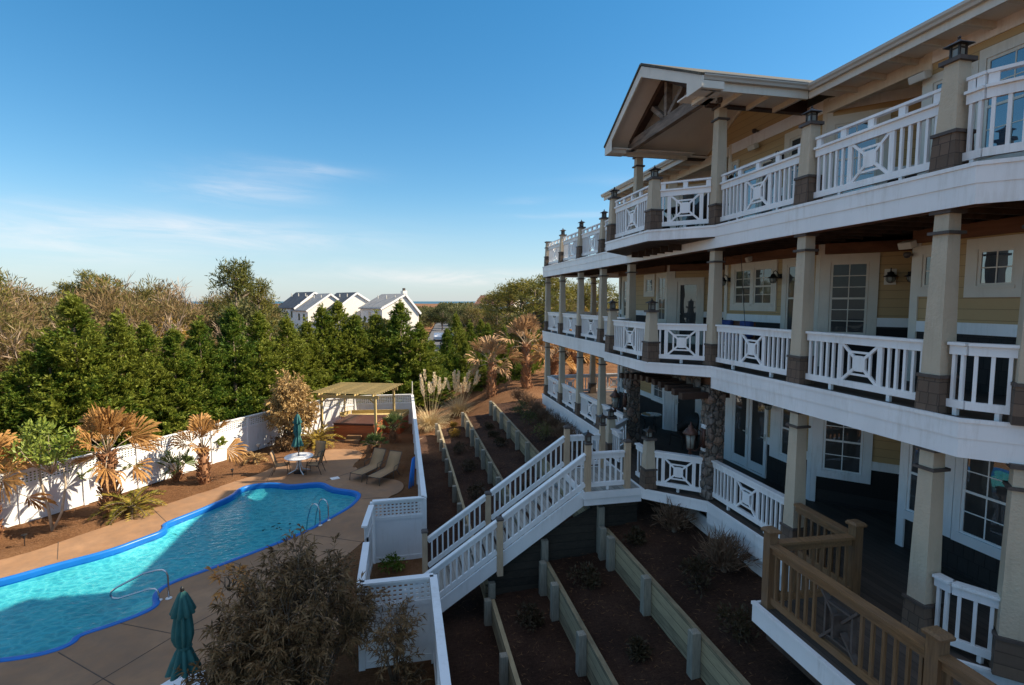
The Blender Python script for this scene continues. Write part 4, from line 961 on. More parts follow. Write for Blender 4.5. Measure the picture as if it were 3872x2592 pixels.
# timber platform with unpainted railing
TD = thing('timber_deck', 'unpainted timber deck with plain brown railing beside the porch', 'deck', (5.9,4,-.3))
MB().box(5.12,6.60,0.5,6.48,-.045,-.004).build('deck_floor', 'deck_board', TD)
MB().box(5.07,5.115,0.5,6.56,-.30,.012).box(5.12,6.58,6.50,6.545,-.30,.012).box(5.045,5.07,.5,6.56,-.03,.014).build('fascia', 'white', TD)
MB().box(5.2,6.5,.6,6.4,-.5,-.05).build('joists', 'underside', TD)
def tpost(x, y, z0=-.05, z1=1.13):
    p = MB().frus(x, y, z0, z1, .135, .135).build('timber_post', 'timber_post', TD)
    MB().frus(x, y, z1, z1+.03, .19, .20).frus(x, y, z1+.03, z1+.06, .20, .15).build('cap', 'timber_post', p)
tpost(5.21,6.40); tpost(6.62,6.34); tpost(5.21,3.98); tpost(5.21,1.4)
def trail(p, q, star=False, e=.07):
    p = Vector((p[0],p[1],0)); q = Vector((q[0],q[1],0)); d = (q-p).normalized(); p = p+d*e; q = q-d*e; Ln = (q-p).length; up = Vector((0,0,1)); m = MB()
    m.bar(p+up*.96, q+up*.96, .14, .038).bar(p+up*.885, q+up*.885, .045, .11).bar(p+up*.13, q+up*.13, .045, .10); r_ = m.build('timber_railing', 'timber', TD)
    b = MB(); k = int(Ln/.135)
    for i in range(k):
        t = (i+.5)/k*Ln
        if star and abs(t-Ln*.52) < .30: continue
        c = p+d*t; b.bar(c+up*.07, c+up*.90, .036, .036, d)
    b.build('balustrade', 'timber_post', r_)
    if star:
        st = MB(); c = p+d*(Ln*.52)+up*.505; P = lambda a, b_: c+d*a+up*b_
        for sa in (-1,1):
            for sb in (-1,1): st.bar(P(sa*.27,sb*.32), P(sa*.05,sb*.06), .03, .075, d.cross(up))
        for sa in (-1,1): st.bar(P(sa*.2,-.22), P(sa*.2,.22), .028, .06, d.cross(up)); st.bar(P(-.2,sa*.22), P(.2,sa*.22), .026, .06, d.cross(up))
        st.bar(P(0,-.14), P(0,.14), .031, .22, d.cross(up)); st.build('star_panel', 'band', r_)
trail((5.21,6.40),(6.62,6.34)); trail((6.62,6.34),(6.68,7.66)); trail((5.21,6.40),(5.21,3.98), True); trail((5.21,3.98),(5.21,1.4), False)

# ------------------------------------------------------------------ white fence round the pool
def fence_run(T, pts, h=1.85, zb=GZ, plen=2.3, skip=0):
    for si, (a, b) in enumerate(zip(pts, pts[1:])):
        a = Vector((a[0],a[1],0)); b = Vector((b[0],b[1],0)); Ln = (b-a).length; d = (b-a)/Ln; k = max(1, round(Ln/plen))
        for i in range(k):
            p = a+d*(Ln*i/k); q = a+d*(Ln*(i+1)/k); panel(T, p, q, h, zb)
        for i in range(1 if si else skip, k+1):
            p = a+d*(Ln*i/k); MB().frus(p.x, p.y, zb-.2, zb+h-.045, .125, .125, math.atan2(d.y, d.x)).build('fence_post', 'fence_white', T)
def panel(T, p, q, h, zb, name='fence_panel'):
    d = (q-p).normalized(); Ln = (q-p).length; up = Vector((0,0,zb)); U = Vector((0,0,1)); m = MB()
    p2 = p+d*.055; q2 = q-d*.055
    m.bar(p+up+U*(h-.02), q+up+U*(h-.02), .15, .045).bar(p2+up+U*(h-.075), q2+up+U*(h-.075), .05, .07)
    zl = h-.50
    m.bar(p2+up+U*(zl-.045), q2+up+U*(zl-.045), .06, .10).bar(p2+up+U*.1, q2+up+U*.1, .05, .14)
    m.bar(p2+up+U*((zl-.09+.17)/2), q2+up+U*((zl-.09+.17)/2), .022, zl-.26)
    nb = max(1, int(Ln/.42))
    for i in range(1, nb): c = p+d*(Ln*i/nb)+up; m.bar(c+U*.17, c+U*(zl-.095), .034, .03, d)
    r_ = m.build(name, 'fence_white', T); l = MB(); s_ = .105; k = int((Ln-.11)/s_)
    for i in range(k+1): c = p2+d*((Ln-.11)*i/k)+up; l.bar(c+U*(zl+.006), c+U*(h-.112), .052, .018, d.cross(U))
    for i in range(5): z = zl+.02+(h-.13-zl)*i/4; l.bar(p2+up+U*z, q2+up+U*z, .016, .048)
    l.build('lattice', 'fence_white', r_); return r_
F1 = thing('white_fence', 'long white fence with lattice top along the palms and round the hot tub corner', 'fence', (-4,28,GZ))
fence_run(F1, [(-18.3,12.3),(-15.4,16.1),(-12.6,20.0),(-10.4,23.0),(-8.6,25.75),(-6.4,29.0),(-4.5,31.2),(-2.8,32.05),(.55,31.9)])
F2 = thing('white_fence', 'straight white lattice-topped fence between the pool deck and the terraces', 'fence', (.55,22,GZ))
fence_run(F2, [(.55,31.7),(.55,14.85),(-.9,14.85)], plen=2.2, skip=1)
for n_, y in enumerate((31.72,)): MB().tube([(.55,y,-2.9),(.55,y,-.35)], .03, 8).build('pipe', 'lamp_pale', F2)
F3 = thing('white_fence', 'white lattice-topped fence in the foreground beside the brown oleander', 'fence', (.55,6,GZ))
fence_run(F3, [(.55,0.2),(.55,10.45),(-.9,10.45),(-.9,12.25)], plen=2.0)
GTE = thing('gate', 'white solid gate standing ajar between two fence ends', 'gate', (-.9,13.6,GZ))
panel(GTE, Vector((-.92,14.75,0)), Vector((-1.02,13.35,0)), 1.72, GZ+.05, 'gate_leaf'); MB().box(-.98,-.93,13.42,13.5,-1.95,-1.6).box(-.99,-.92,13.40,13.52,-2.55,-2.45).build('latch', 'black', GTE)
MB().frus(.42,7.9,-3,-2.1,.15,.15).frus(.42,7.9,-2.1,-2.07,.16,.12)

# ------------------------------------------------------------------ pool furniture
tab = thing('patio_table', 'round white patio table with a teal umbrella, beside the far end of the pool', 'table', (-4.5,23.75,GZ), 'patio tables')
MB().lathe(-4.5, 23.75, [(.02,GZ+.695),(.58,GZ+.695),(.60,GZ+.71),(.60,GZ+.725),(.58,GZ+.735),(.02,GZ+.735)], 28).build('tabletop', 'fence_white', tab, False)
for q in range(4):
    t = q*math.pi/2+.5; u = Vector((math.cos(t), math.sin(t), 0)); c = Vector((-4.5,23.75,GZ))
    MB().tube([c+u*.10+Vector((0,0,.695)), c+u*.07+Vector((0,0,.35)), c+u*.16+Vector((0,0,.14)), c+u*.50+Vector((0,0,.02))], .022, 8).build('leg', 'fence_white', tab, True)
dup(tab, (-3.78,9.45,GZ), .3, 1.0, 'round white patio table partly hidden by the oleander in the foreground')
def umbrella(x, y, z, label):
    u = thing('patio_umbrella', label, 'umbrella', (x,y,z), 'closed teal patio umbrellas')
    MB().tube([(x,y,z+.02),(x,y,z+2.62)], .024, 10).build('pole', 'frame_brown', u, True)
    MB().lathe(x, y, [(.02,z+.0),(.24,z+.0),(.24,z+.05),(.06,z+.09),(.03,z+.14)], 20).build('base', 'black', u)
    MB().lathe(x, y, [(.012,z+2.58),(.035,z+2.62),(.03,z+2.66),(.008,z+2.69)], 10).build('finial', 'black', u)
    def cloth(prof, seed, name, skew=0.0):
        rr = random.Random(seed); nn = 48; m = MB(); o = 0; ph = rr.random()*6
        for r_, zz, am in prof:
            for j_ in range(nn):
                t = 2*math.pi*j_/nn; w = 1+am*(abs(math.sin(t*4+ph+zz*.4))*2-1.2)+am*.35*math.sin(t*3+zz*2)
                m.v.append((x+skew*(prof[0][1]-zz)+r_*w*math.cos(t), y+r_*w*math.sin(t), z+zz))
        for i in range(len(prof)-1):
            for j_ in range(nn): m.f.append((i*nn+j_, i*nn+(j_+1)%nn, (i+1)*nn+(j_+1)%nn, (i+1)*nn+j_))
        return m.build(name, 'teal_cloth', u, True)
    cloth([(.03,2.60,0),(.07,2.54,.15),(.12,2.38,.25),(.165,2.22,.30),(.155,2.20,.3)], 1, 'top_flap')
    cloth([(.10,2.30,.2),(.115,2.15,.25),(.135,1.95,.28),(.14,1.80,.28),(.115,1.68,.2),(.092,1.62,.1),(.115,1.56,.2),(.16,1.40,.28),(.215,1.20,.32)], 2, 'canopy', -.03)
    MB().lathe(x, y, [(.10,z+1.60),(.108,z+1.61),(.108,z+1.635),(.10,z+1.645)], 20).build('tie_strap', 'teal_cloth', u)
    return u
umbrella(-4.5, 23.75, GZ, 'closed teal umbrella standing in the round table at the far end of the pool')
umbrella(-3.70, 9.40, GZ, 'closed teal umbrella in the foreground beside the brown oleander')
def sling_chair():
    c = thing('sling_chair', 'x', 'chair', (0,0,0), 'tan sling patio chairs')
    m = MB(); z = 0
    for s in (-1,1):
        m.tube([(s*.27,.30,.0),(s*.27,.27,.42),(s*.27,.16,.63),(s*.27,-.05,.645),(s*.27,-.26,.62)], .014, 6).tube([(s*.27,-.36,.0),(s*.26,-.22,.40),(s*.25,-.30,.70),(s*.25,-.40,1.0)], .014, 6).tube([(s*.25,.28,.42),(s*.25,-.22,.38)], .014, 6)
    m.tube([(-.25,-.40,1.0),(.25,-.40,1.0)], .014, 6).tube([(-.27,.28,.40),(.27,.28,.40)], .014, 6).build('frame', 'frame_brown', c, True)
    v = []; pr = [(.30,.415),(.15,.405),(-.05,.385),(-.20,.40),(-.245,.50),(-.30,.72),(-.36,.92),(-.395,.995)]
    for y_, z_ in pr: v += [(-.24,y_,z_),(.24,y_,z_)]
    s = MB(); s.add(v, [(2*i,2*i+1,2*i+3,2*i+2) for i in range(len(pr)-1)]); o = s.build('sling', 'sling', c, True); so = o.modifiers.new('t','SOLIDIFY'); so.thickness = .012
    return c
sc = sling_chair(); sc.location = (-5.22,23.75,GZ); sc.rotation_euler = (0,0,R(-88)); sc['label'] = 'tan sling chair on the near left side of the round table by the pool'
dup(sc, (-3.82,23.55,GZ), R(80), 1, 'tan sling chair seen side-on at the right of the round table by the pool')
dup(sc, (-3.95,24.75,GZ), R(150), 1, 'tan sling chair behind the round table, facing the pool')
dup(sc, (-4.55,8.95,GZ), R(-150), 1, 'tan sling chair back just showing at the bottom edge of the photo')
def lounger():
    c = thing('chaise_lounge', 'x', 'lounger', (0,0,0), 'tan chaise lounges by the pool'); m = MB()
    for s in (-1,1):
        m.tube([(s*.32,0.02,.0),(s*.32,.06,.30),(s*.32,1.15,.33),(s*.31,1.28,.36),(s*.31,1.62,.98)], .016, 6).tube([(s*.32,1.2,.33),(s*.33,1.42,0)], .016, 6).tube([(s*.33,.95,.32),(s*.35,.92,.0)], .014, 6).tube([(s*.34,.98,.33),(s*.36,.98,.52),(s*.36,1.30,.55),(s*.33,1.42,.60)], .014, 6)
    m.tube([(-.31,1.62,.98),(.31,1.62,.98)], .016, 6).tube([(-.32,.06,.30),(.32,.06,.30)], .016, 6).build('frame', 'frame_brown', c, True)
    pr = [(.05,.305),(.12,.32),(.6,.315),(1.1,.325),(1.24,.35),(1.30,.42),(1.45,.69),(1.61,.98)]; v = []
    for y_, z_ in pr: v += [(-.30,y_,z_),(.30,y_,z_)]
    s = MB(); s.add(v, [(2*i,2*i+1,2*i+3,2*i+2) for i in range(len(pr)-1)]); o = s.build('sling', 'sling', c, True); so = o.modifiers.new('t','SOLIDIFY'); so.thickness = .014
    return c
lg = lounger(); lg.location = (-2.0,22.05,GZ); lg.rotation_euler = (0,0,R(-37)); lg['label'] = 'tan chaise lounge nearer the hot tub, its back raised'
dup(lg, (-1.27,21.45,GZ), R(-35), 1, 'tan chaise lounge nearer the white fence, its back raised')

# hand rails
hr = thing('pool_handrail', 'looped steel handrail reaching over the near pool steps', 'handrail', (-6,14.1,GZ))
MB().tube([(-5.87,14.12,GZ),(-5.87,14.12,GZ+.60),(-5.90,14.12,GZ+.70),(-5.98,14.13,GZ+.755),(-6.10,14.13,GZ+.76),(-6.42,14.15,GZ+.70),(-7.05,14.2,GZ+.38),(-7.18,14.2,GZ+.28),(-7.20,14.2,GZ+.20),(-7.14,14.19,GZ+.12),(-7.02,14.18,GZ+.10),(-6.30,14.11,GZ+.30),(-6.16,14.09,GZ+.30),(-6.09,14.08,GZ+.24),(-6.07,14.07,GZ+.1),(-6.07,14.07,GZ)], .024, 10).build('rail', 'steel', hr, True)
for x, y in ((-6.07,14.07),(-5.87,14.12)): MB().lathe(x, y, [(.075,GZ),(.075,GZ+.012),(.03,GZ+.03)], 14).build('escutcheon', 'fence_white', hr, True)
ld = thing('pool_ladder', 'steel pool ladder of two hoops at the right edge of the pool', 'ladder', (-2.7,18,GZ))
for x, y in ((-2.79,17.86),(-2.57,18.23)):
    u = Vector((-.85,.52,0)); b = Vector((x,y,GZ)); z = Vector((0,0,1))
    MB().tube([b, b+z*.52, b+z*.66+u*.06, b+z*.72+u*.16, b+z*.70+u*.28, b+z*.60+u*.36, b+z*.2+u*.50, b-z*.5+u*.62], .022, 10).build('rail', 'steel', ld, True)
    MB().lathe(x, y, [(.075,GZ),(.075,GZ+.012),(.03,GZ+.03)], 14).build('escutcheon', 'fence_white', ld, True)
tag(MB().cbox((-2.88,22.62,GZ+.002), .34, .30, .012, .4).build('skimmer_lid', 'fence_white'), 'white square skimmer lid set in the deck at the far end of the pool', 'lid')

# hot tub, pergola, platform
a_ = R(-17); TC = Vector((-2.32,29.75,0)); U = Vector((math.cos(a_), math.sin(a_), 0)); V_ = Vector((-math.sin(a_), math.cos(a_), 0))
ht = thing('hot_tub', 'square hot tub with reddish wooden sides and a brown folding cover', 'hot tub', (TC.x,TC.y,GZ))
MB().cbox((TC.x,TC.y,GZ+.02), 2.22, 2.1, .80, a_).build('cabinet', 'tub_wood', ht)
for s in (-.56,.56): c = TC+U*s; MB().cbox((c.x,c.y,GZ+.83), 1.13, 2.18, .12, a_).build('cover', 'tub_lid', ht, False, .03)
MB().cbox((TC.x,TC.y,GZ-.02), 2.6, 2.5, .045, a_).build('pad', 'concrete', ht)
sp2 = thing('hot_tub_step', 'two small wooden steps in front of the hot tub', 'step', (-2.55,28.3,GZ)); c = Vector((-2.62,28.35,0))
MB().cbox((c.x,c.y,GZ+.0), .75, .55, .17, a_).build('tread', 'timber', sp2); c2_ = c+V_*.14; MB().cbox((c2_.x,c2_.y,GZ+.172), .75, .28, .17, a_).build('tread', 'timber', sp2)
pg = thing('pergola', 'pale new-wood pergola of closely spaced slats over the hot tub', 'pergola', (-2.3,29.7,GZ))
b_ = R(-20); PU = Vector((math.cos(b_), math.sin(b_), 0)); PV = Vector((-math.sin(b_), math.cos(b_), 0)); PC = Vector((-2.42,30.0,0))
Zt = 2.38
for sx in (-1.52,1.52):
    for sy in (-1.35,1.35): c = PC+PU*sx+PV*sy; MB().frus(c.x, c.y, GZ, GZ+Zt, .11, .11, b_).build('post', 'new_wood', pg)
for sy in (-1.40,1.40): c = PC+PV*sy+Vector((0,0,GZ+Zt+.02)); MB().bar(c-PU*1.75, c+PU*1.75, .04, .18).build('beam', 'new_wood', pg)
for sx in (-1.52,-.5,.5,1.52): c = PC+PU*sx+Vector((0,0,GZ+Zt+.17)); MB().bar(c-PV*1.75, c+PV*1.75, .04, .12).build('rafter', 'new_wood', pg)
for i in range(12): c = PC+PV*(-1.7+3.4*i/11)+Vector((0,0,GZ+Zt+.255)); MB().bar(c-PU*1.95, c+PU*1.95, .085, .034).build('slat', 'new_wood', pg)
for sx in (-1.52,1.52):
    for sy in (-1.35,): c = PC+PU*sx+PV*sy; k_ = 1 if sx < 0 else -1; MB().bar(c+Vector((0,0,GZ+Zt-.32))+PU*k_*.03, c+Vector((0,0,GZ+Zt-.02))+PU*k_*.35, .04, .08).build('brace', 'new_wood', pg)
np_ = thing('wooden_platform', 'pale new-wood platform with a low bench edge behind the hot tub', 'platform', (-1.4,31,GZ))
MB().prism(ccw([(-3.55,31.15),(-.15,29.6),(.35,31.2),(-2.9,31.75)]), GZ+.80, GZ+.845).build('deck_floor', 'new_deck', np_)
MB().prism(ccw([(-3.5,31.1),(-.2,29.62),(.3,31.15),(-2.85,31.7)]), GZ, GZ+.798).build('fascia', 'tub_wood', np_)
for a, b in (((-3.0,31.72),(.3,31.28)),((.33,31.2),(-.1,29.9)),((-3.6,31.2),(-3.05,31.7))): MB().bar((*a,GZ+.95),(*b,GZ+.95),.05,.21).build('low_rail', 'new_wood', np_)

# foam noodles, path lights
for i, (x, dx) in enumerate(((.18,.16),(.26,.12),(.34,.07))):
    tag(MB().tube([(x,20.72+.12*i,GZ+.02),(x+dx*.4,20.72+.12*i,GZ+.6),(x+dx,20.75+.1*i,GZ+1.22)], .033, 8).build('pool_noodle', 'foam_blue', None, True), 'bright blue foam pool noodle leaning against the inside of the white fence', 'pool noodle', 'blue pool noodles leaning together')
def pathlight(x, y, label):
    o = thing('path_light', label, 'path light', (x,y,GZ), 'low path lights in the mulch')
    MB().tube([(x,y,GZ),(x,y,GZ+.34)], .012, 6).build('stake', 'black', o); MB().lathe(x, y, [(.035,GZ+.26),(.035,GZ+.34),(.08,GZ+.36),(.075,GZ+.375),(.01,GZ+.40)], 10).build('head', 'black', o)
pathlight(-11.4,18.15,'black path light in the mulch near the left edge of the photo'); pathlight(-9.3,20.7,'black path light beside the big dead palm'); pathlight(-7.15,23.6,'pale-topped path light between the small palm and the round table')
for (x,y,lb) in ((-7.55,26.9,'white flood light on the long fence, nearer the small palm'),(-7.1,27.5,'white flood light on the long fence, nearer the oleander tree')):
    o = thing('flood_light', lb, 'flood light', (x,y,GZ)); MB().tube([(x,y,GZ),(x+.02,y-.03,GZ+.32)], .015, 6).build('stake', 'black', o); MB().lathe(x+.03, y-.05, [(.03,GZ+.25),(.085,GZ+.33),(.10,GZ+.42),(.03,GZ+.44)], 12).build('head', 'lamp_pale', o)

# ------------------------------------------------------------------ porch furniture
def wicker(x, y, z, rot, label, sc_=1.0):
    c = thing('wicker_armchair', label, 'armchair', (0,0,0), 'dark armchairs on the decks'); m = MB()
    v = []; n = 14
    for i in range(n+1):
        t = math.pi*(i/n); hx = .33*math.cos(t); hy = -.05-.33*math.sin(t); top = .62+.42*math.sin(t)**1.4
        v += [(hx,hy,.28),(hx*1.08,hy*1.12,top)]
    m.add(v, [(2*i,2*i+2,2*i+3,2*i+1) for i in range(n)]); b = m.build('backrest', 'dark_wicker', c, True); so = b.modifiers.new('t','SOLIDIFY'); so.thickness = .04
    MB().box(-.30,.30,-.32,.30,.33,.42).build('seat', 'dark_wicker', c, False, .03)
    for sx in (-.27,.27):
        for sy in (-.27,.27): MB().tube([(sx,sy,.34),(sx*1.08,sy*1.1,0)], .02, 6).build('leg', 'dark_wicker', c)
    c.location = (x,y,z); c.rotation_euler = (0,0,rot); c.scale = (sc_,)*3; return c
wicker(7.75,4.6,Z[2],R(60),'dark curved armchair on the top deck, nearest the corner'); wicker(7.95,3.7,Z[2],R(80),'dark curved armchair on the top deck, against the right edge of the photo')
wicker(7.15,11.4,Z[2],R(10),'dark armchair at the right of the table under the gable'); wicker(7.0,13.6,Z[2],R(170),'dark armchair at the left of the table under the gable'); wicker(8.45,14.35,Z[0],R(100),'dark armchair beside the ground floor entry door')
def round_table(x, y, z, r, h, top, leg, label, name):
    t = thing(name, label, 'table', (x,y,z)); MB().lathe(x, y, [(.02,z+h-.03),(r,z+h-.03),(r+.01,z+h-.015),(r,z+h),(.02,z+h)], 24).build('tabletop', top, t)
    for q in range(3 if h < .74 else 4):
        a = q*2*math.pi/(3 if h < .74 else 4)+.4; u = Vector((math.cos(a), math.sin(a), 0)); c = Vector((x,y,z)); MB().tube([c+u*r*.85+Vector((0,0,h-.03)), c+u*r*.6+Vector((0,0,h*.5)), c+u*r*.85], .016, 6).build('leg', leg, t)
round_table(8.15,15.9,Z[0],.33,.70,'glass_table','black','small round glass-topped table beside the entry','side_table')
round_table(7.35,12.5,Z[2],.62,.76,'dark_wicker','dark_wicker','dark round table on the top deck under the gable','deck_table')
sw = thing('porch_swing', 'hanging porch swing with striped blue cushions on the middle deck', 'swing', (8.05,11.6,Z[1]+.45))
for s in (-.6,.6):
    MB().tube([(8.05,11.6+s,Z[1]+.55),(8.05,11.6+s*.8,Z[1]+1.3),(8.05,11.6+s*.5,Z[1]+2.6)], .008, 5).build('rope', 'black', sw)
MB().box(7.8,8.3,11.0,12.2,Z[1]+.43,Z[1]+.48).bar((8.28,11.0,Z[1]+.72),(8.28,12.2,Z[1]+.72),.04,.42).build('seat', 'redwood', sw)
MB().box(7.82,8.25,11.05,12.15,Z[1]+.482,Z[1]+.56).build('cushion', 'cushion_blue', sw, False, .03)
for yy in (11.2,11.98): MB().bar((8.2,yy-.2,Z[1]+.76),(8.2,yy+.2,Z[1]+.76),.12,.38).build('cushion', 'cushion_blue', sw, False, .03)

# ------------------------------------------------------------------ vegetation
def nrm(a): return a/np.maximum(1e-9, np.linalg.norm(a, axis=-1, keepdims=True))
def leaf_quads(P, D, L, Wd, rs, droop=0.0):
    """one diamond leaf per row: base P, direction D, length L, width Wd"""
    n = len(P); D = nrm(D); Rn = nrm(np.cross(D, rs.randn(n,3))); L = np.asarray(L).reshape(-1,1)*np.ones((n,1)); Wd = np.asarray(Wd).reshape(-1,1)*np.ones((n,1))
    tip = P + D*L; tip[:,2] -= droop*L[:,0]; mid = P + D*L*.45
    V = np.stack([P, mid+Rn*Wd*.5, tip, mid-Rn*Wd*.5], 1).reshape(-1,3)
    return V, np.arange(4*n).reshape(-1,4)
def merge(parts):
    V = []; F = []; o = 0
    for v, f in parts: V.append(v); F.append(f+o); o += len(v)
    return np.concatenate(V), np.concatenate(F)
def plant(name, label, cat, crown, cmat, trunk=None, tmat='stem', loc=(0,0,0), group=None, crown_name='crown', trunk_name='trunk'):
    t = thing(name, label, cat, (0,0,0), group)
    if trunk is not None: trunk.build(trunk_name, tmat, t, True)
    npmesh(crown_name, crown[0], crown[1], cmat, t); t.location = loc; return t

def cypress_crown(seed, Ht=7.0, Rm=1.75):
    rs = np.random.RandomState(seed); P = []; D = []; S_ = []
    nb = 400
    for i in range(nb):
        u = rs.rand()**.85; z = .15 + (Ht-.3)*u; r = Rm*1.1*(1-u)**.86*(.60+.62*rs.rand())*(1+.18*math.sin(3*6.28*u+seed)) + .06; az = rs.rand()*6.283
        k = int(6+12*(1-u)); t = np.sort(rs.rand(k)**.55); el = .10+.55*u+.35*rs.rand()
        o = np.array([math.cos(az), math.sin(az), 0]); sd = np.array([-o[1], o[0], 0])
        pp = o[None]*(t*r)[:,None] + np.array([0,0,1.])[None]*(z + el*t*t*r*.75)[:,None] + rs.randn(k,3)*.05
        dd = o[None]*.9 + np.array([0,0,.55+.7*u])[None] + sd[None]*rs.randn(k,1)*.45 + rs.randn(k,3)*.22
        P.append(pp); D.append(dd); S_.append((.19+.18*(1-u))*(.6+.7*rs.rand(k)))
    kk = 34; zz = Ht*(.82+.2*rs.rand(kk)); P.append(np.stack([rs.randn(kk)*.05, rs.randn(kk)*.05, zz], 1)); D.append(np.stack([rs.randn(kk)*.5, rs.randn(kk)*.5, np.ones(kk)], 1)); S_.append(np.full(kk,.24))
    P = np.concatenate(P); D = nrm(np.concatenate(D)); S_ = np.concatenate(S_); n = len(P); parts = []
    side = nrm(np.cross(D, rs.randn(n,3)))
    for ang, f0, ln in ((0,0,1.15),(.55,.15,.75),(-.55,.15,.75),(.75,.42,.6),(-.75,.42,.6),(.8,.68,.42),(-.8,.68,.42)):
        d2 = D*math.cos(ang)+side*math.sin(ang); parts.append(leaf_quads(P + D*(S_*f0)[:,None], d2, S_*ln, S_*.17, rs, .16))
    return merge(parts)
def cyp_trunk(Ht): return MB().tube([(0,0,-.3),(0,0,Ht*.5),(0,0,Ht*.93)], [.14,.08,.02], 6)
cyp = [plant('cypress_tree', 'x', 'tree', cypress_crown(s), 'cypress_leaf', cyp_trunk(7), 'stem', (0,0,0), 'cypress hedge behind the white fence') for s in (1,2,3,4)]
HEDGE = [(-14.88,22.53,1.43),(-14.42,22.82,1.86),(-13.99,23.09,2.40),(-13.52,23.60,3.11),(-12.97,24.25,4.65),(-12.55,24.81,3.29),(-12.00,25.52,3.96),(-11.35,26.36,3.45),(-10.58,27.32,3.13),(-9.86,28.54,3.50),(-8.75,29.95,4.12),(-7.81,31.24,3.79),(-6.68,32.93,3.49),(-5.85,34.51,3.24),(-5.08,35.64,4.10),(-4.16,36.36,4.35),(-3.07,36.47,3.53),(-1.72,36.96,3.63),(-0.10,37.00,4.38),(1.17,36.98,2.94),(2.02,37.95,1.63)]
rr = random.Random(4); used = [False]*4
def put(protos, used, i, loc, rot, sc_, label):
    if not used[i]: t = protos[i]; used[i] = True; t.location = loc; t.rotation_euler = (0,0,rot); t.scale = sc_ if isinstance(sc_, tuple) else (sc_,)*3; t['label'] = label
    else: t = dup(protos[i], loc, rot, sc_, label)
    return t
for i, (x, y, zt) in enumerate(HEDGE):
    s = (zt+3.1)/7.0; w = (1.0 + .25*rr.random())*max(.82, min(1.12, s))
    put(cyp, used, i%4, (x,y,-3.1), rr.random()*6.28, (w, w, s), 'feathery green cypress in the hedge behind the white fence, %s from its left end' % ORD[i])
EXTRA = [(-15.9,20.8,.9),(-13.2,24.9,2.0),(-10.4,29.2,2.6),(-8.1,32.6,2.5),(-3.6,38.2,3.0),(-0.8,38.8,3.0)]
for i, (x, y, zt) in enumerate(EXTRA):
    s = (zt+3.1)/7.0; put(cyp, used, (i+2)%4, (x,y,-3.1), rr.random()*6.28, (1.1,1.1,s), 'green cypress in a second row behind the hedge, %s from the left' % ORD[i])
CYPR = [(4.46,43.77,3.29),(5.88,45.62,2.54),(4.10,49.83,1.13),(7.42,49.45,2.58),(6.53,35.40,0.33),(7.9,36.4,-0.21),(5.4,36.1,-0.59),(6.9,42.2,2.5),(8.6,43.6,2.2),(10.2,41.0,1.7),(4.9,40.6,1.2),(3.4,40.6,2.2),(11.4,44.0,2.4),(9.3,38.6,.7)]
CL = ['tall narrow cypress right beside the distant road','green cypress to the right of the tall one by the road','small cypress far down beside the road','green cypress standing behind the right-hand palms','low dark green cypress between the two palm trunks','low green cypress at the foot of the right-hand palm','low dark cypress left of the left palm trunk','cypress standing behind the left palm crown','cypress standing between the crowns of the two palms','cypress standing behind the right palm crown','cypress left of the left palm, nearer than the tall narrow one','bushy cypress at the right end of the hedge beside the road','cypress farthest right, next to the porch columns','short cypress behind the trunk of the right palm']
for i, ((x, y, zt), lb) in enumerate(zip(CYPR, CL)):
    s = (zt+3.0)/7.0; w = max(.62, s)*.95; t = put(cyp, used, i%4, (x,y,-2.0 if 4 <= i < 7 else -2.9), rr.random()*6.28, (w,w,s if not 4 <= i < 7 else max(.35,(zt+2.0)/7)), lb); t['group'] = 'cypresses beyond the pampas grass'

# broadleaf, scrub, bare and pine trees of the woods
def clump_crown(seed, Ht, Rm, ncl, per, L, Wd, base=.25, flat=1.0, up=.3, rmin=.5):
    rs = np.random.RandomState(seed); C_ = []
    while len(C_) < ncl:
        p = rs.uniform(-1,1,3)
        if .35 < np.linalg.norm(p) < 1: C_.append(p)
    C_ = np.array(C_); C_[:,2] = C_[:,2]*.5+.5
    prof = np.sin(np.clip(C_[:,2],0.05,.97)*math.pi*.85+.35)
    C_ = np.stack([C_[:,0]*Rm*prof, C_[:,1]*Rm*prof, Ht*(base+(1-base)*C_[:,2]*.93)], 1)
    n = ncl*per; ci = np.repeat(np.arange(ncl), per); q = nrm(rs.randn(n,3)); rad = (rs.rand(n)**.4)*(rmin*(.6+.7*rs.rand(ncl)))[ci]
    P = C_[ci] + q*rad[:,None]*np.array([1,1,.72]); D = q + rs.randn(n,3)*.5 + np.array([0,0,up]); 
    return leaf_quads(P, D, L*(.6+.8*rs.rand(n)), Wd, rs), C_
def limbs(seed, Ht, C_, r0=.14, k=14, th=.035):
    rs = np.random.RandomState(seed); m = MB().tube([(0,0,-.4),(rs.randn()*.1,rs.randn()*.1,Ht*.35),(rs.randn()*.2,rs.randn()*.2,Ht*.7)], [r0, r0*.7, r0*.3], 6)
    for c in C_[:k]:
        b = np.array([0,0,min(c[2]*.75, Ht*.55)*(.5+.4*rs.rand())]); mid = (b+c)/2+rs.randn(3)*.2; m.tube([b, mid, c], [th*1.4, th, th*.4], 4)
    return m
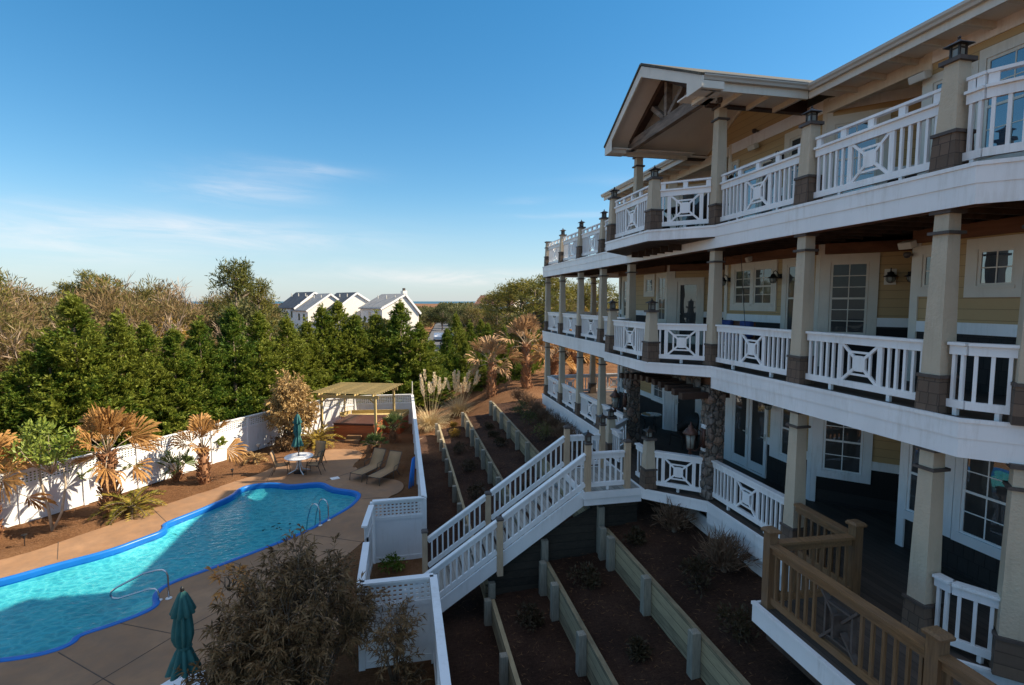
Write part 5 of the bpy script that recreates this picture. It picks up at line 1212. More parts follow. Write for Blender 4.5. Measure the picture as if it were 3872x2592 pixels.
def twig_crown(seed, Ht, Rm, n1=16, n2=9, n3=13, w=.035):
    """a leafless crown: limbs, branches and a fine spray of twigs"""
    rs = np.random.RandomState(seed); m = MB(); P = []; D = []; L = []
    m.tube([(0,0,-.4),(.1,0,Ht*.25),(.05,.1,Ht*.55)], [.16,.12,.07], 6)
    for i in range(n1):
        az = rs.rand()*6.28; z0 = Ht*(.15+.35*rs.rand()); e = np.array([math.cos(az)*Rm*(.5+.4*rs.rand()), math.sin(az)*Rm*(.5+.4*rs.rand()), Ht*(.55+.33*rs.rand())]); b = np.array([0,0,z0]); mid = b*.5+e*.5+rs.randn(3)*.25+np.array([0,0,-.25])
        m.tube([b,mid,e], [.06,.04,.018], 4)
        for j_ in range(n2):
            t = .3+.7*rs.rand(); p = (mid+(e-mid)*(t*2-1)) if t > .5 else (b+(mid-b)*t*2); d = nrm((e-b)[None])[0]*.6+rs.randn(3)*.5+np.array([0,0,.5]); d = d/np.linalg.norm(d); l_ = .5+.7*rs.rand(); q = p+d*l_
            P.append(p[None]); D.append(d[None]); L.append(np.array([l_*1.2]))
            tt = rs.rand(n3); P.append(p[None]+d[None]*(l_*tt)[:,None]); D.append(d[None]*.8+rs.randn(n3,3)*.55+np.array([0,0,.35])); L.append(.35+.5*rs.rand(n3))
    P = np.concatenate(P); D = np.concatenate(D); L = np.concatenate(L); return leaf_quads(P, D, L, w, rs), m
def pine_crown(seed, Ht, Rm, nt=60, base=.3):
    rs = np.random.RandomState(seed); m = MB(); wob = rs.randn(2)*.25
    m.tube([(0,0,-.4),(wob[0],wob[1],Ht*.5),(0,0,Ht*.97)], [.17,.11,.03], 6); Cs = []
    for i in range(nt):
        u = base+(1-base)*rs.rand(); r = Rm*math.sin(min(1,(1-u)/(1-base)*1.0+.18)*1.7)*(.35+.65*rs.rand()); az = rs.rand()*6.28
        c = np.array([r*math.cos(az), r*math.sin(az), Ht*u+.15*r]); Cs.append(c); m.tube([(0,0,Ht*u*.93), tuple(c*.6+np.array([0,0,Ht*u*.37])), tuple(c)], [.04,.03,.015], 4)
    Cs.append(np.array([0,0,Ht])); Cs = np.array(Cs); per = 64; n = len(Cs)*per; ci = np.repeat(np.arange(len(Cs)), per); q = nrm(rs.randn(n,3)+np.array([0,0,.45]))
    P = Cs[ci]+q*.10+rs.randn(n,3)*np.array([.16,.16,.09]); return leaf_quads(P, q+rs.randn(n,3)*.3, .20+.16*rs.rand(n), .05, rs), m
protos = {}
def mkproto(kind, i):
    if kind == 'scrub':
        c, C_ = clump_crown(20+i, 7, 2.3, 46, 150, .34, .055, .18, up=.5, rmin=.75); return plant('scrub_tree', 'x', 'tree', c, 'scrub_leaf', limbs(i, 7, C_, .12, 30, .04), 'grey_twig', group='brown winter trees of the woods')
    if kind == 'bare':
        c, m = twig_crown(40+i, 7, 2.4); return plant('bare_tree', 'x', 'tree', c, 'twig', m, 'grey_twig', group='leafless trees of the woods')
    if kind == 'oak':
        c, C_ = clump_crown(60+i, 7, 2.4, 52, 170, .20, .11, .15, up=.3, rmin=.8); return plant('evergreen_oak', 'x', 'tree', c, 'oak_leaf', limbs(i, 7, C_, .14, 24, .04), 'grey_twig', group='dark evergreen oaks of the woods')
    if kind == 'gold':
        c, C_ = clump_crown(80+i, 7, 2.1, 46, 150, .22, .09, .15, up=.4, rmin=.7); return plant('golden_shrub', 'x', 'shrub', c, 'gold_leaf', limbs(i, 7, C_, .12, 24, .04), 'grey_twig', group='golden brown shrubs of the woods')
    c, m = pine_crown(90+i, 7, 2.0); return plant('pine_tree', 'x', 'tree', c, 'pine_leaf', m, 'stem', group='pines')
for k, n in (('scrub',4),('bare',3),('oak',2),('gold',1),('pine',3)): protos[k] = ([mkproto(k, i) for i in range(n)], [False]*n)
WOODS = [('bare',-32.4,48.4,6.66),('scrub',-33.4,51.5,6.67),('scrub',-31.7,50.6,6.49),('scrub',-31.6,52.2,6.14),('scrub',-30.6,52.4,5.57),('scrub',-28.3,50.3,5.30),('scrub',-26.6,49.4,5.32),('scrub',-27.4,53.0,6.13),('scrub',-23.3,47.3,6.29),('scrub',-22.1,47.1,6.05),('scrub',-22.1,49.4,5.57),('scrub',-21.4,50.6,6.42),('scrub',-21.8,54.6,6.52),('scrub',-21.7,57.7,5.21),('bare',-20.2,57.5,5.70),('scrub',-17.4,53.4,5.31),('scrub',-15.9,53.0,5.52),('scrub',-15.7,57.0,6.44),('scrub',-14.6,58.4,5.52),('oak',-11.8,52.5,4.60),('scrub',-22.5,33.5,5.50),('scrub',-23.3,36.0,5.48),('scrub',-23.4,37.4,5.03),('bare',-22.9,38.0,4.83),('scrub',-22.8,39.7,4.43),('oak',-21.0,38.3,4.32),('scrub',-21.1,40.4,4.71),('scrub',-17.8,36.5,4.92),('scrub',-17.0,37.3,4.67),('scrub',-16.8,38.7,4.78),('scrub',-16.3,41.3,5.19),('scrub',-14.1,37.8,4.37),('scrub',-13.5,39.4,4.28),('bare',-13.5,42.5,3.70),('oak',-10.9,38.7,5.08),('scrub',-11.1,45.5,4.21),('scrub',-9.9,44.4,3.53),('scrub',-18.7,27.5,4.44),('scrub',-19.7,30.7,4.33),('bare',-18.2,29.5,4.10),('scrub',-17.5,29.6,3.28),('scrub',-16.9,30.5,3.48),('scrub',-15.8,30.3,3.85),('bare',-15.4,31.3,3.52),('scrub',-14.1,31.2,3.73),('bare',-13.6,32.8,4.25),('bare',-12.9,34.1,3.43),('scrub',-11.1,32.7,2.90),('bare',-10.2,33.6,2.75),('bare',-9.4,35.0,3.46),('scrub',-8.3,36.6,2.63),('pine',-12.0,42.3,7.12),('pine',-11.1,44.6,5.84),('pine',-27.1,53.5,6.79),('pine',-28.7,53.8,5.82),('pine',-27.6,42.2,6.3),('pine',-27.2,56.8,6.54),('bare',-21.3,51.8,7.61),('bare',-25.6,43.0,5.99),('gold',-13.3,34.2,3.42),('gold',-12.0,33.9,2.90),('oak',-13.3,39.8,4.01)]
KN = {'scrub':'brown winter scrub tree','bare':'leafless grey-brown tree','oak':'dark green evergreen oak','gold':'golden brown rounded shrub','pine':'dark green pine'}
rr = random.Random(9); rows = {}
for k, x, y, zt in WOODS:
    row = 'front' if y < 36 and x > -24 and math.hypot(x,y) < 37 else ('middle' if math.hypot(x,y) < 49 else 'back'); rows.setdefault((k,row), []).append((x/y, x, y, zt))
PINE_L = {('pine','middle',-12.0):'tall pine with an open clumpy crown, the highest tree left of the white houses'}
for (k, row), lst in rows.items():
    for i, (q, x, y, zt) in enumerate(sorted(lst)):
        P_, U_ = protos[k]; s = (zt+3.1)/7.0; w = s*(.85+.35*rr.random())
        lb = '%s in the %s row of the left woods, %s' % (KN[k], row, 'the only one' if len(lst) == 1 else ORD[i] + ' from the left')
        if k == 'pine' and x == -12.0: lb = 'tall pine with an open clumpy crown just left of the white houses'
        if k == 'pine': w *= .80
        put(P_, U_, rr.randrange(len(P_)), (x,y,-3.1), rr.random()*6.28, (w,w,s), lb)
RIGHT = [('oak',8.1,149.8,3.18),('oak',9.7,129.6,4.65),('oak',13.3,139.4,3.26),('oak',6.4,169.9,2.32),('oak',11.0,94.4,4.44),('scrub',10.9,79.3,4.12),('oak',13.0,84.0,5.15),('pine',12.4,68.9,5.74),('pine',12.5,60.7,6.52),('pine',13.1,56.5,6.87),('pine',13.0,50.3,6.19),('pine',14.9,52.9,7.20),('pine',18.2,57.2,6.94),('scrub',9.4,59.5,2.46),('scrub',10.4,61.2,3.16),('pine',19.4,54.7,6.37),('pine',22.6,57.7,7.00),('scrub',15.9,47.4,4.46),('gold',16.6,45.0,4.06),('scrub',19.2,46.2,4.87),('oak',22.5,50.2,5.80)]
cnt = {}
for k, x, y, zt in sorted(RIGHT, key=lambda a: a[1]/a[2]):
    zt -= .3 if k in ('pine','oak') else 0
    cnt[k] = cnt.get(k, 0)+1; P_, U_ = protos[k]; s = (zt+2.8)/7.0; w = s*(1.1+.3*rr.random())*(1.05 if k in ('oak','pine') else .9)
    t = put(P_, U_, rr.randrange(len(P_)), (x,y,-2.8), rr.random()*6.28, (w,w,s), '%s between the road and the house, %s of them from the road' % (KN[k], ORD[cnt[k]-1])); t['group'] = 'trees beyond the road and the right-hand palms'
# the far wood that reads as one mass
rs = np.random.RandomState(77); parts = []
for _i in range(290):
    a = rs.uniform(-.75,.62); d = rs.uniform(75,230)
    if _i > 230: a = rs.uniform(-.06,.14); d = rs.uniform(195,330)
    x = d*math.sin(a); y = d*math.cos(a)
    if abs(x-(3.2+(y-52)*.082)) < 5 and y < 190: continue
    if -34 < x < 8 and 80 < y < 125: continue
    if -0.05 < x/y < .075 and y > 125: zt = 1.4
    else: zt = min(3.4, .6+d*.012)
    n = 420; q = nrm(rs.randn(n,3)); q[:,2] = np.abs(q[:,2]); R_ = 3.2+rs.rand()*2
    P = np.array([x,y,-3.5])+q*np.array([R_,R_,zt+3.5])*(.75+.3*rs.rand(n,1)); parts.append(leaf_quads(P, q+rs.randn(n,3)*.8, .9, .55, rs))
V, F = merge(parts); o = npmesh('far_woods', V, F, 'oak_leaf'); setting(o, 'stuff', 'dark band of far-off woods before the sea', 'woods')

# fan palms ---------------------------------------------------------------------
def frond_fan(rs, base, d, pet, fan, droop, nseg=26, spread=2.5, wseg=.075):
    """petiole and a pleated fan blade: returns leaf quads of the blade and the petiole path"""
    d = d/np.linalg.norm(d); up = np.array([0,0,1.]); s = np.cross(d, up); s = s/max(1e-6,np.linalg.norm(s)); nn = np.cross(s, d)
    hub = base + d*pet + np.array([0,0,-droop*pet*.35]); d2 = d + np.array([0,0,-droop*.9]); d2 = d2/np.linalg.norm(d2); nn = np.cross(s, d2)
    V = []; F = []
    cup = rs.uniform(.2,.95); tw = rs.uniform(-1.1,1.1); crk = rs.uniform(-.25,.25); s = s*math.cos(tw)+nn*math.sin(tw); nn = np.cross(s, d2)
    for i in range(nseg):
        a = spread*(i/(nseg-1)-.5)+crk; l_ = fan*(1-.28*abs(a/spread*2)**2)*(.86+.24*rs.rand())*(.72 if rs.rand() < .07 else 1); u = d2*math.cos(a)+s*math.sin(a); w = np.cross(u, nn)
        p1 = hub + u*l_*.68 + nn*cup*l_*.18*math.sin(i*2.1) + nn*cup*.55*l_*(abs(math.sin(a)))**1.3; p2 = p1 + u*l_*.18 + np.array([0,0,-.07*l_*rs.rand()]); p3 = p2 + u*l_*.14 + np.array([0,0,-.15*l_*(.2+rs.rand())])
        w1 = spread/nseg*l_*.55*.74; pl = nn*w1*.5*(1 if i % 2 else -1); o = len(V)
        V += [hub, p1-w*w1+pl, p1+w*w1-pl, p2-w*w1*.95+pl*.6, p2+w*w1*.95-pl*.6, p3]
        F += [(o,o+1,o+2,o+2),(o+1,o+3,o+4,o+2),(o+3,o+5,o+4,o+4)]
    return V, F, [base, (base+hub)/2+np.array([0,0,.06*pet]), hub]
def fan_palm(name, label, loc, Ht, tr, nf, pet, fan, mat, seed, el0=-.5, el1=1.45, group='fan palms', green=0):
    rs = np.random.RandomState(seed); t = thing(name, label, 'palm', (0,0,0), group); m = MB()
    m.tube([(0,0,-.2),(0,0,Ht*.15),(0,0,Ht*.5),(0,0,Ht)], [tr*1.25,tr*1.1,tr*.85,tr*.75], 12)
    tk = m.build('trunk', 'boot', t, True); V = []; F = []
    k = int(90*Ht/1.5+30); b = MB()
    for i in range(k):       # old leaf bases on the trunk
        a = rs.rand()*6.28; z = Ht*rs.rand()**1.1; r = tr*(1.2-.4*z/Ht); o = Vector((math.cos(a), math.sin(a), 0)); p = Vector((0,0,z))+o*r*.9; b.bar(p, p+o*(.07+.10*rs.rand())+Vector((0,0,.14+.12*rs.rand())), .075, .022, o)
    b.build('leaf_bases', 'boot', tk); pt = MB()
    for i in range(nf):
        u = (i+.5)/nf; el = el0+(el1-el0)*u**.5; az = i*2.4+rs.rand()*.5; d = np.array([math.cos(az)*math.cos(el), math.sin(az)*math.cos(el), math.sin(el)])
        base = np.array([0,0,Ht*.97])+d*tr*.6; l_ = pet*(.6+.75*rs.rand()); v, f, path = frond_fan(rs, base, d, l_, fan*(.72+.45*rs.rand()), .08+.75*(1-u)**1.5*rs.rand()+.04)
        o = len(V); V += v; F += [tuple(q+o for q in g_) for g_ in f]; pt.tube([tuple(p) for p in path], [.022,.016,.012], 5)
    me = bpy.data.meshes.new('crown'); me.from_pydata([tuple(p) for p in V], [], [tuple(dict.fromkeys(f)) for f in F]); me.update(); me.materials.append(M[mat]); cr = link('crown', me, t)
    pt.build('leaf_stalks', 'pale_stem' if mat != 'green_fan' else 'stem', cr, True); t.location = loc; return t
DP = 'dead brown fan palms'
fan_palm('fan_palm', 'big dead brown fan palm in front of the fence, the largest by the pool', (-10.2,20.5,GZ), 2.15, .23, 20, .76, .92, 'dead_palm', 11, -.75, 1.5, DP)
fan_palm('fan_palm', 'small dead brown fan palm in the middle of the mulch bed by the long fence', (-8.1,23.2,GZ), 1.4, .16, 11, .78, .72, 'dead_palm', 12, -.35, 1.5, DP)
fan_palm('fan_palm', 'dead orange-brown fan palm cut off by the left edge of the photo', (-12.75,18.75,GZ), 1.8, .24, 20, .72, 1.0, 'dead_palm', 13, -.7, 1.5, DP)
fan_palm('fan_palm', 'tan fan palm with drooping skirt, left of the two by the pampas grass', (5.5,32.1,-2.25), 2.9, .24, 15, .9, .95, 'pale_palm', 14, -.9, 1.4, DP)
fan_palm('fan_palm', 'tan fan palm with thick trunk nearest the house end', (7.75,32.2,-1.55), 3.3, .27, 16, .95, 1.05, 'pale_palm', 15, -.7, 1.45, DP)
fan_palm('fan_palm', 'tan fan palm seen between the porch columns, left one', (10.2,34.3,-1.5), 2.2, .25, 18, .9, 1.1, 'dead_palm', 16, -.7, 1.4, DP)
fan_palm('fan_palm', 'tan fan palm seen between the porch columns, right one', (12.4,36.5,-1.5), 2.3, .25, 18, .9, 1.1, 'dead_palm', 17, -.7, 1.4, DP)
fan_palm('palmetto', 'green palmetto clump between the loungers and the hot tub, nearer the loungers', (-1.45,26.1,GZ), .25, .10, 16, .42, .38, 'green_fan', 18, .1, 1.4, 'green palmettos beside the hot tub')
fan_palm('palmetto', 'taller green palmetto beside the hot tub', (-.55,27.9,GZ), .75, .10, 18, .50, .45, 'green_fan', 19, -.2, 1.4, 'green palmettos beside the hot tub')
fan_palm('palmetto', 'green palmetto at the foot of the small dead palm', (-9.25,23.65,GZ), .30, .10, 11, .55, .5, 'green_fan', 20, 0, 1.3, 'low green fan palms by the fence')
def cycad(label, loc, n, ln, seed, mat='cycad_leaf', e0=.1, e1=1.35):
    rs = np.random.RandomState(seed); P = []; D = []; L = []; m = MB()
    for i in range(n):
        az = i*2.4+rs.rand()*.4; el = e0+(e1-e0)*((i+.5)/n); l_ = ln*(.85+.3*rs.rand()); pts = []
        p = np.array([0,0,.15]); a = el
        for s in range(9): pts.append(p.copy()); p = p+np.array([math.cos(az)*math.cos(a), math.sin(az)*math.cos(a), math.sin(a)])*l_/8; a -= .16
        m.tube([tuple(q) for q in pts], [.012]*8+[.004], 4); pts = np.array(pts); sd = np.array([-math.sin(az), math.cos(az), 0])
        for t in np.linspace(.12,1,24):
            j_ = t*8; k = min(7,int(j_)); q = pts[k]+(pts[k+1]-pts[k])*(j_-k); fw = nrm((pts[k+1]-pts[k])[None])[0]
            for sg in (-1,1): P.append(q); D.append(sd*sg*.8+fw*.65+np.array([0,0,.25])); L.append(ln*.20*math.sin(.25+t*2.6)+.03)
    c = leaf_quads(np.array(P), np.array(D), np.array(L), .034, rs); m.tube([(0,0,-.1),(0,0,.25)], [.12,.10], 8)
    return plant('sago_palm', label, 'palm', c, mat, m, 'stem', loc, 'sago palms', 'crown', 'trunk')
cycad('yellow-green sago palm beside the oleander tree and the hot tub', (-4.45,28.0,GZ), 28, 1.35, 31)
cycad('yellow sago palm at the foot of the big dead fan palm', (-9.45,20.35,GZ), 26, 1.15, 32, 'cycad_leaf', .0, 1.2)
cycad('small dried tan sago palm in the mulch near the round table', (-6.75,25.6,GZ), 16, .65, 33, 'gold_dead_leaf', .1, 1.1)

# oleanders and shrubs -------------------------------------------------------------
def oleander(seed, stems, spread, Ht, tips, leaf=.15, lw=.022, base_r=.35, whorl=15, lean=(0,0), flat=.35):
    rs = np.random.RandomState(seed); m = MB(); P = []; D = []; L = []
    for i in range(stems):
        az = rs.rand()*6.28; r = spread*math.sqrt(rs.rand()); h = Ht*(1-flat*(r/spread)**2)*(.78+.25*rs.rand()); b = np.array([math.cos(az), math.sin(az), 0])*base_r*rs.rand(); e = np.array([math.cos(az)*r+lean[0], math.sin(az)*r+lean[1], h]); mid = b*.55+e*.45+rs.randn(3)*.08; mid[2] = h*.55
        m.tube([tuple(b), tuple(mid), tuple(e)], [.022,.014,.006], 4)
        for j_ in range(tips):
            t = .35+.65*rs.rand()**.7; q = (mid+(e-mid)*((t-.5)*2)) if t > .5 else (b+(mid-b)*t*2); d = rs.randn(3)*.55+np.array([math.cos(az)*.5,math.sin(az)*.5,.55]); d = d/np.linalg.norm(d); l_ = .18+.32*rs.rand(); tip = q+d*l_; m.tube([tuple(q), tuple(tip)], [.006,.003], 3)
            k = whorl; tt = .25+.8*rs.rand(k)**.6; P.append(q[None]+d[None]*(l_*tt)[:,None]); D.append(d[None]*.7+rs.randn(k,3)*.55); L.append(leaf*(.6+.7*rs.rand(k)))
    return leaf_quads(np.concatenate(P), np.concatenate(D), np.concatenate(L), lw, rs, .25), m
c, m = oleander(51, 70, 1.28, 2.95, 14, .18, .029, .55, 15, (0,0), .42); plant('oleander_bush', 'large brown dead-leaved oleander bush filling the foreground beside the pool deck', 'bush', c, 'dead_leaf', m, 'stem', (-1.98,9.85,GZ), 'brown oleanders')
c, m = oleander(56, 22, .55, 1.35, 12, .19, .036, .3, 14, (0,0), .4); plant('oleander_bush', 'lower brown oleander to the left, against the closed umbrella in the foreground', 'bush', c, 'dead_leaf', m, 'stem', (-3.0,9.25,GZ), 'brown oleanders')
c, m = oleander(52, 9, .42, 1.75, 14, .14, .028, .05, 11, (0,0), .1); plant('oleander_branch', 'thin leafy oleander shoots in front of the near fence lattice', 'bush', c, 'dead_leaf', m, 'stem', (-.22,9.75,GZ), 'brown oleanders')
c, m = oleander(57, 7, .25, .55, 6, .14, .03, .05, 12); plant('oleander_branch', 'small oleander sprig on the dark soil at the foot of the near fence', 'bush', c, 'dead_leaf', m, 'stem', (-.15,9.35,GZ), 'brown oleanders')
c, m = oleander(53, 5, .16, .35, 3, .16, .035, .05, 9); plant('dry_sprig', 'sunlit orange dry leaves at the left edge of the foreground oleander', 'leaf sprig', c, 'orange_leaf', m, 'stem', (-3.35,10.6,-1.1), None, 'leaves', 'stem')
c, m = oleander(54, 70, 1.15, 3.85, 14, .20, .055, .35, 13, (0,0), .45); plant('oleander_tree', 'tall golden-brown dried oleander in front of the long fence', 'tree', c, 'gold_dead_leaf', m, 'stem', (-5.6,27.9,GZ), 'brown oleanders')
c, m = oleander(58, 24, .5, .7, 7, .14, .04, .3, 12); plant('low_shrub', 'low brown shrub at the foot of the tall dried oleander', 'bush', c, 'dead_leaf', m, 'stem', (-5.75,27.5,GZ))
rs = np.random.RandomState(61); C_, _c = clump_crown(61, 1.7, .95, 22, 60, .17, .06, .12, up=.5, rmin=.30); C_ = (C_[0]+np.array([0,0,2.0]), C_[1])
m = MB().tube([(0,0,-.1),(-.10,.02,.8),(-.28,.05,1.7),(-.30,.1,2.3)], [.05,.04,.035,.02], 7).tube([(0,0,0),(.28,0,.6),(.42,.05,1.5),(.35,.1,2.4)], [.045,.04,.032,.02], 7)
for q in _c[:16]: m.tube([(.05,.05,1.9),(q[0]*.6,q[1]*.6,1.9+q[2]*.5),(q[0],q[1],q[2]+2.0)], [.02,.014,.006], 4)
plant('laurel_tree', 'small green laurel tree with two pale slanting stems in front of the fence', 'tree', C_, 'laurel_leaf', m, 'pale_stem', (-11.25,19.2,GZ))
def twiggy(label, loc, Ht, Rm, seed, n=160, mat='dark_twig', grp='bare twiggy shrubs on the terraces'):
    rs = np.random.RandomState(seed); P = []; D = []; L = []; m = MB()
    for i in range(n):
        az = rs.rand()*6.28; el = .5+1.05*rs.rand(); d = np.array([math.cos(az)*math.cos(el)*Rm/Ht*1.3, math.sin(az)*math.cos(el)*Rm/Ht*1.3, math.sin(el)]); b = np.array([rs.randn()*.08, rs.randn()*.08, 0]); l_ = Ht*(.65+.4*rs.rand()); P.append(b[None]); D.append(d[None]); L.append([l_])
        for j_ in range(4): P.append((b+d*l_*(.35+.5*rs.rand()))[None]); D.append((d*.8+rs.randn(3)*.35)[None]); L.append([l_*.35])
    c = leaf_quads(np.concatenate(P), np.concatenate(D), np.concatenate(L), .016, rs); m.tube([(0,0,-.1),(0,0,.15)], [.06,.05], 6); return plant('twiggy_shrub', label, 'shrub', c, mat, m, 'grey_twig', loc, grp, 'twigs', 'stem')
twiggy('bare brown twiggy shrub against the near deck skirt, farther from the timber deck', (6.15,10.75,-.85), .78, .55, 71)
twiggy('bare brown twiggy shrub against the near deck skirt, closer to the timber deck', (6.2,8.9,-.85), .80, .62, 72, 200)
for i, (x, y) in enumerate(((6.15,27.3),(6.15,25.3),(6.1,23.4),(6.1,21.9),(6.15,20.4),(6.1,19.0),(6.05,17.6))):
    twiggy('grey-brown wispy shrub along the far deck skirt, %s from the far end' % ORD[i], (x,y,-.88), .72, .55, 80+i, 170, 'dark_twig', 'wispy shrubs along the far deck')
def lowplant(label, loc, r, seed, mat='low_leaf'):
    c, _ = clump_crown(seed, r*1.5, r, 12, 40, .09, .035, .1, up=.4, rmin=r*.5); return plant('low_shrub', label, 'shrub', c, mat, MB().tube([(0,0,-.05),(0,0,r*.7)], [.02,.01], 5), 'stem', loc, 'small shrubs on the terraces')
LP = [(2.65,28.1,-2.4,.22,'gold_leaf','small golden shrub at the far end of the lowest terrace'),(2.55,26.0,-2.4,.28,'gold_leaf','round golden shrub on the lowest terrace, second from its far end'),(2.52,23.2,-2.42,.33,'low_leaf','dark rounded shrub on the lowest terrace, third from its far end'),(2.55,20.6,-2.42,.34,'low_leaf','dark rounded shrub on the lowest terrace, fourth from its far end'),(2.5,17.6,-2.42,.33,'low_leaf','dark rounded shrub on the lowest terrace, nearest the stairs on the far side'),(2.56,10.2,-2.42,.30,'low_leaf','dim low shrub on the lowest terrace, just nearside of the stairs'),(2.6,7.3,-2.42,.30,'low_leaf','dim low shrub on the lowest terrace near the bottom of the photo'),
      (4.05,24.5,-1.72,.24,'low_leaf','small dark plant on the middle terrace, farthest from the stairs'),(4.0,23.0,-1.72,.2,'low_leaf','small dark plant on the middle terrace, second farthest'),(4.05,21.4,-1.72,.26,'low_leaf','small dark plant on the middle terrace, third farthest'),(3.9,16.0,-1.72,.24,'low_leaf','small dark plant on the middle terrace behind the stair railing'),(3.85,10.3,-1.70,.28,'low_leaf','small dark plant on the middle terrace, just nearside of the stairs'),(3.95,8.0,-1.70,.17,'low_leaf','little brownish plant on the middle terrace between wall posts'),
      (5.5,24.2,-.95,.42,'oak_leaf','low green plant on the upper terrace, farthest'),(5.4,22.0,-.95,.40,'oak_leaf','low green plant on the upper terrace, second farthest'),(5.4,19.4,-.95,.42,'oak_leaf','low green plant on the upper terrace nearest the stair top'),(5.1,10.6,-.95,.2,'low_leaf','small green plant on the upper terrace under the landing'),(5.4,8.6,-.95,.34,'low_leaf','dim plant on the upper terrace between the twiggy shrubs'),(5.3,7.1,-.95,.34,'low_leaf','dim plant on the upper terrace beside the timber deck'),(-.35,14.3,GZ,.30,'laurel_leaf','small dark green bush inside the gate corner of the white fence'),(6.9,29.2,-1.75,.30,'cycad_leaf','yellow-green tuft on the sunlit bank beyond the far deck')]
for i, (x, y, z, r, mt, lb) in enumerate(LP): lowplant(lb, (x,y,z), r, 100+i, mt)

# loose pine straw lying on the beds
rs = np.random.RandomState(205); P = []
FL = [(-15.4,16.1),(-12.6,20.0),(-10.4,23.0),(-8.6,25.75),(-6.4,29.0),(-4.5,31.2)]
bed = ccw([(-15.4,15.9),(-12.5,19.8),(-10.3,22.8),(-8.5,25.5),(-6.3,28.8),(-4.4,31.0),(-4.2,27.2),(-5.7,25.6),(-6.5,23.8),(-7.6,22.5),(-9.4,20.4),(-10.6,18.5),(-12.6,17.0)])
while len(P) < 5200:
    x, y = rs.uniform(-15.4,-4), rs.uniform(15.9,31)
    if inside(x, y, bed): P.append((x, y, terrain_z(x, y)+.015+.02*rs.rand()))
for x0, x1, z0, z1, k in ((1.0,1.88,-2.91,-2.9,900),(2.05,3.2,-2.41,-2.345,1500),(3.36,4.65,-1.71,-1.63,1800),(4.8,6.7,-1.01,-.83,2200)):
    for _ in range(k):
        x = rs.uniform(x0,x1); P.append((x, rs.uniform(3,27), z0+(z1-z0)*(x-x0)/(x1-x0)+.02+.02*rs.rand()))
P = np.array(P); D = rs.randn(len(P),3); D[:,2] *= .12; c = leaf_quads(P, D, .05+.09*rs.rand(len(P)), .009, rs)
setting(npmesh('pine_straw', c[0], c[1], 'straw_bits'), 'stuff', 'loose reddish pine straw scattered over the beds', 'pine straw')
# pampas grass
def pampas(label, loc, seed, nb=700, npl=16, Ht=2.7, lean=0.0):
    rs = np.random.RandomState(seed); az = rs.rand(nb)*6.28; V = []; F = []; l_ = .9+.9*rs.rand(nb); sp_ = .25+.75*rs.rand(nb)
    for i in range(nb):
        o = np.array([math.cos(az[i]), math.sin(az[i]), 0]); w = np.array([-o[1], o[0], 0])*.012; p = o*.15*rs.rand(); k = len(V); a = 1.45-.55*sp_[i]
        for s in range(5):
            V += [p-w*(1-s/5), p+w*(1-s/5)]; p = p+(o*math.cos(a)+np.array([0,0,math.sin(a)]))*l_[i]/4; a -= .55*sp_[i]
        F += [(k+2*s, k+2*s+1, k+2*s+3, k+2*s+2) for s in range(4)]
    t = thing('pampas_grass', label, 'grass clump', (0,0,0), 'pampas grass clumps'); npmesh('blades', np.array(V), np.array(F), 'dry_blade', t); st = MB(); P = []; D = []; L = []
    for i in range(npl):
        a = rs.rand()*6.28; r = .2+.95*rs.rand(); h = Ht*(.72+.32*rs.rand()); e = np.array([math.cos(a)*r+lean, math.sin(a)*r, h]); b = np.array([math.cos(a)*.1, math.sin(a)*.1, 0]); st.tube([tuple(b), tuple(b*.5+e*.5+np.array([0,0,.15])), tuple(e)], [.010,.008,.005], 4)
        d = nrm((e-b)[None])[0]; n = 110; tt = rs.rand(n); pl = .62; w = .10*np.sin(.25+tt*2.7)
        q = nrm(rs.randn(n,3)); P.append(e[None]-d[None]*.42+d[None]*(tt*pl)[:,None]+q*w[:,None]*.4); D.append(d[None]+q*.55); L.append(.13+.05*rs.rand(n))
    st.build('stalks', 'dry_blade', t); c = leaf_quads(np.concatenate(P), np.concatenate(D), np.concatenate(L), .03, rs); npmesh('plumes', c[0], c[1], 'plume', t); t.location = loc; return t
pampas('pale pampas grass clump with plumes, just right of the white fence corner', (1.5,29.9,-3.0), 201, 800, 14, 3.2)
pampas('pale pampas grass clump with many upright plumes, farther right by the palm', (3.35,31.9,-2.75), 202, 600, 20, 2.7, .15)

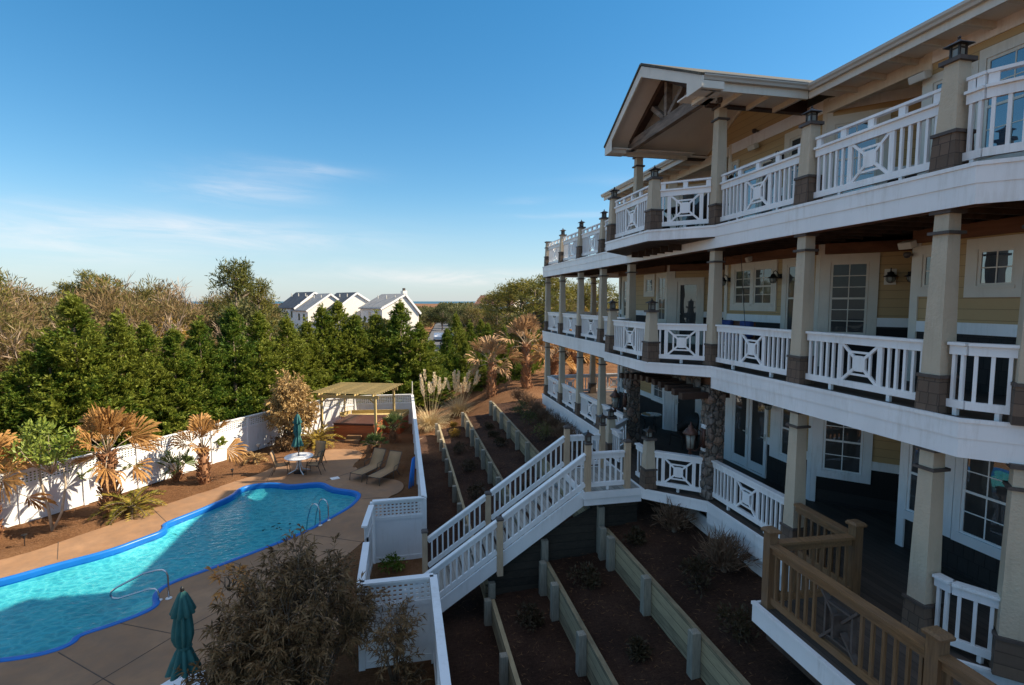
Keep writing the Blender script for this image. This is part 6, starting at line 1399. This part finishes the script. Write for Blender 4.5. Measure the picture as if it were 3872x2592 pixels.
# ------------------------------------------------------------------ far houses, cars
def townhouse(label, x, y, z0, w, ln, rot, eL, eR, rz, roof, dx=0.0, group='white townhouses beyond the trees'):
    """gable end at local y=0, ridge running back; eaves at eL (left) and eR (right)"""
    t = thing('townhouse', label, 'house', (0,0,0), group); xr = dx
    a = [(-w/2,0,0),(w/2,0,0),(w/2,0,eR),(xr,0,rz),(-w/2,0,eL)]; b = [(p[0],ln,p[2]) for p in a]
    MB().add(a+b, [(0,1,2,3,4),(9,8,7,6,5),(1,6,7,2),(4,9,5,0),(0,5,6,1)]).build('wall', 'far_siding', t)
    r_ = MB()
    for (xa, za, xb, zb) in ((-w/2-.35, eL-.25, xr, rz+.1), (w/2+.35, eR-.25, xr, rz+.1)):
        r_.add([(xa,-.25,za),(xb,-.25,zb),(xb,ln+.2,zb),(xa,ln+.2,za),(xa,-.25,za-.16),(xb,-.25,zb-.16),(xb,ln+.2,zb-.16),(xa,ln+.2,za-.16)], [(0,1,2,3),(7,6,5,4),(0,4,5,1),(1,5,6,2),(2,6,7,3),(3,7,4,0)])
    rf_ = r_.build('roof', roof, t); tm = MB()
    for (xa, za, xb, zb) in ((-w/2-.35, eL-.28, xr, rz+.05), (w/2+.35, eR-.28, xr, rz+.05)): tm.bar((xa,-.28,za-.12),(xb,-.28,zb-.12),.05,.34,(0,0,1))
    tm.build('verge_board', 'fence_white', t); vp = MB()
    for k in range(3): vp.tube([(xr-1.2-.6*k,1.5+2.2*k,rz-.8),(xr-1.2-.6*k,1.5+2.2*k,rz-.2+.0)], .10, 6)
    vp.build('vent_pipe', 'lamp_pale', rf_)
    wn = MB()
    for yy in (2.2,5.0): wn.box(-w/2-.03,-w/2+.02,yy-.5,yy+.5,eL-2.2,eL-.9)
    wn.box(.9,1.7,-.03,.02,rz-4.6,rz-3.5).build('window', 'glass', t)
    t.location = (x,y,z0); t.rotation_euler = (0,0,rot); return t
t1 = townhouse('white townhouse with grey roof and chimney, nearest the road', -.15, 95, -4, 7.2, 9.0, R(28), 7.5, 6.6, 9.75, 'grey_roof', .9)
ch = MB().box(1.9,2.7,2.5,3.5,7.2,10.4).build('chimney', 'far_siding', t1); MB().box(2.1,2.5,2.8,3.2,10.4,10.9).build('flue', 'frame_brown', ch)
townhouse('white townhouse with dark slate roof, the middle one of three', -8.6, 103, -4, 7.0, 9.5, R(28), 7.4, 8.3, 10.1, 'slate_roof', .3)
townhouse('white townhouse with dark slate roof, farthest left', -17.4, 111, -4, 7.0, 10.0, R(30), 7.4, 8.6, 10.3, 'slate_roof', .3)
townhouse('lower pale grey roofed townhouse between the two slate roofs', -13.6, 105, -4, 8.0, 9.0, R(28), 7.0, 7.4, 9.9, 'grey_roof', .3)
townhouse('house with brown-red roof showing behind the right-hand pines', 34, 150, -4, 12, 12, R(60), 7.6, 7.6, 10.2, 'red_roof', 0, 'far houses')
townhouse('small grey far house by the sea, right of the chimney', 4.8, 260, -4, 18, 10, R(80), 6.0, 6.0, 7.8, 'grey_roof', 0, 'far houses')
def car(label, x, y, rot, mat):
    c = thing('parked_car', label, 'car', (0,0,0), 'cars on the far road')
    pr = [(-2.2,.35),(2.2,.35),(2.25,.75),(1.25,.92),(.6,1.42),(-1.1,1.45),(-1.9,.98),(-2.25,.85)]; k = len(pr); m = MB()
    m.add([(p[0],-.85,p[1]) for p in pr]+[(p[0],.85,p[1]) for p in pr], [tuple(range(k)), tuple(reversed(range(k,2*k)))]+[(i,k+i,k+(i+1)%k,(i+1)%k) for i in range(k)]).build('body', mat, c, False, .06)
    MB().add([(1.22,-.72,.95),(1.22,.72,.95),(.66,.66,1.38),(.66,-.66,1.38)],[(0,1,2,3)]).box(-1.0,.5,-.865,.865,.98,1.34).build('window', 'glass', c)
    for wx in (-1.35,1.35):
        for wy in (-.82,.82): MB().tube([(wx,wy-.1,.33),(wx,wy+.1,.33)], .33, 14).build('wheel', 'black', c)
    c.location = (x,y,-2.71); c.rotation_euler = (0,0,rot); return c
car('white car parked on the road seen through the gap in the trees', 6.6, 96, R(84), 'car_white'); car('blue-grey car half hidden behind the tall cypress by the road', 9.2, 92, R(80), 'car_blue')
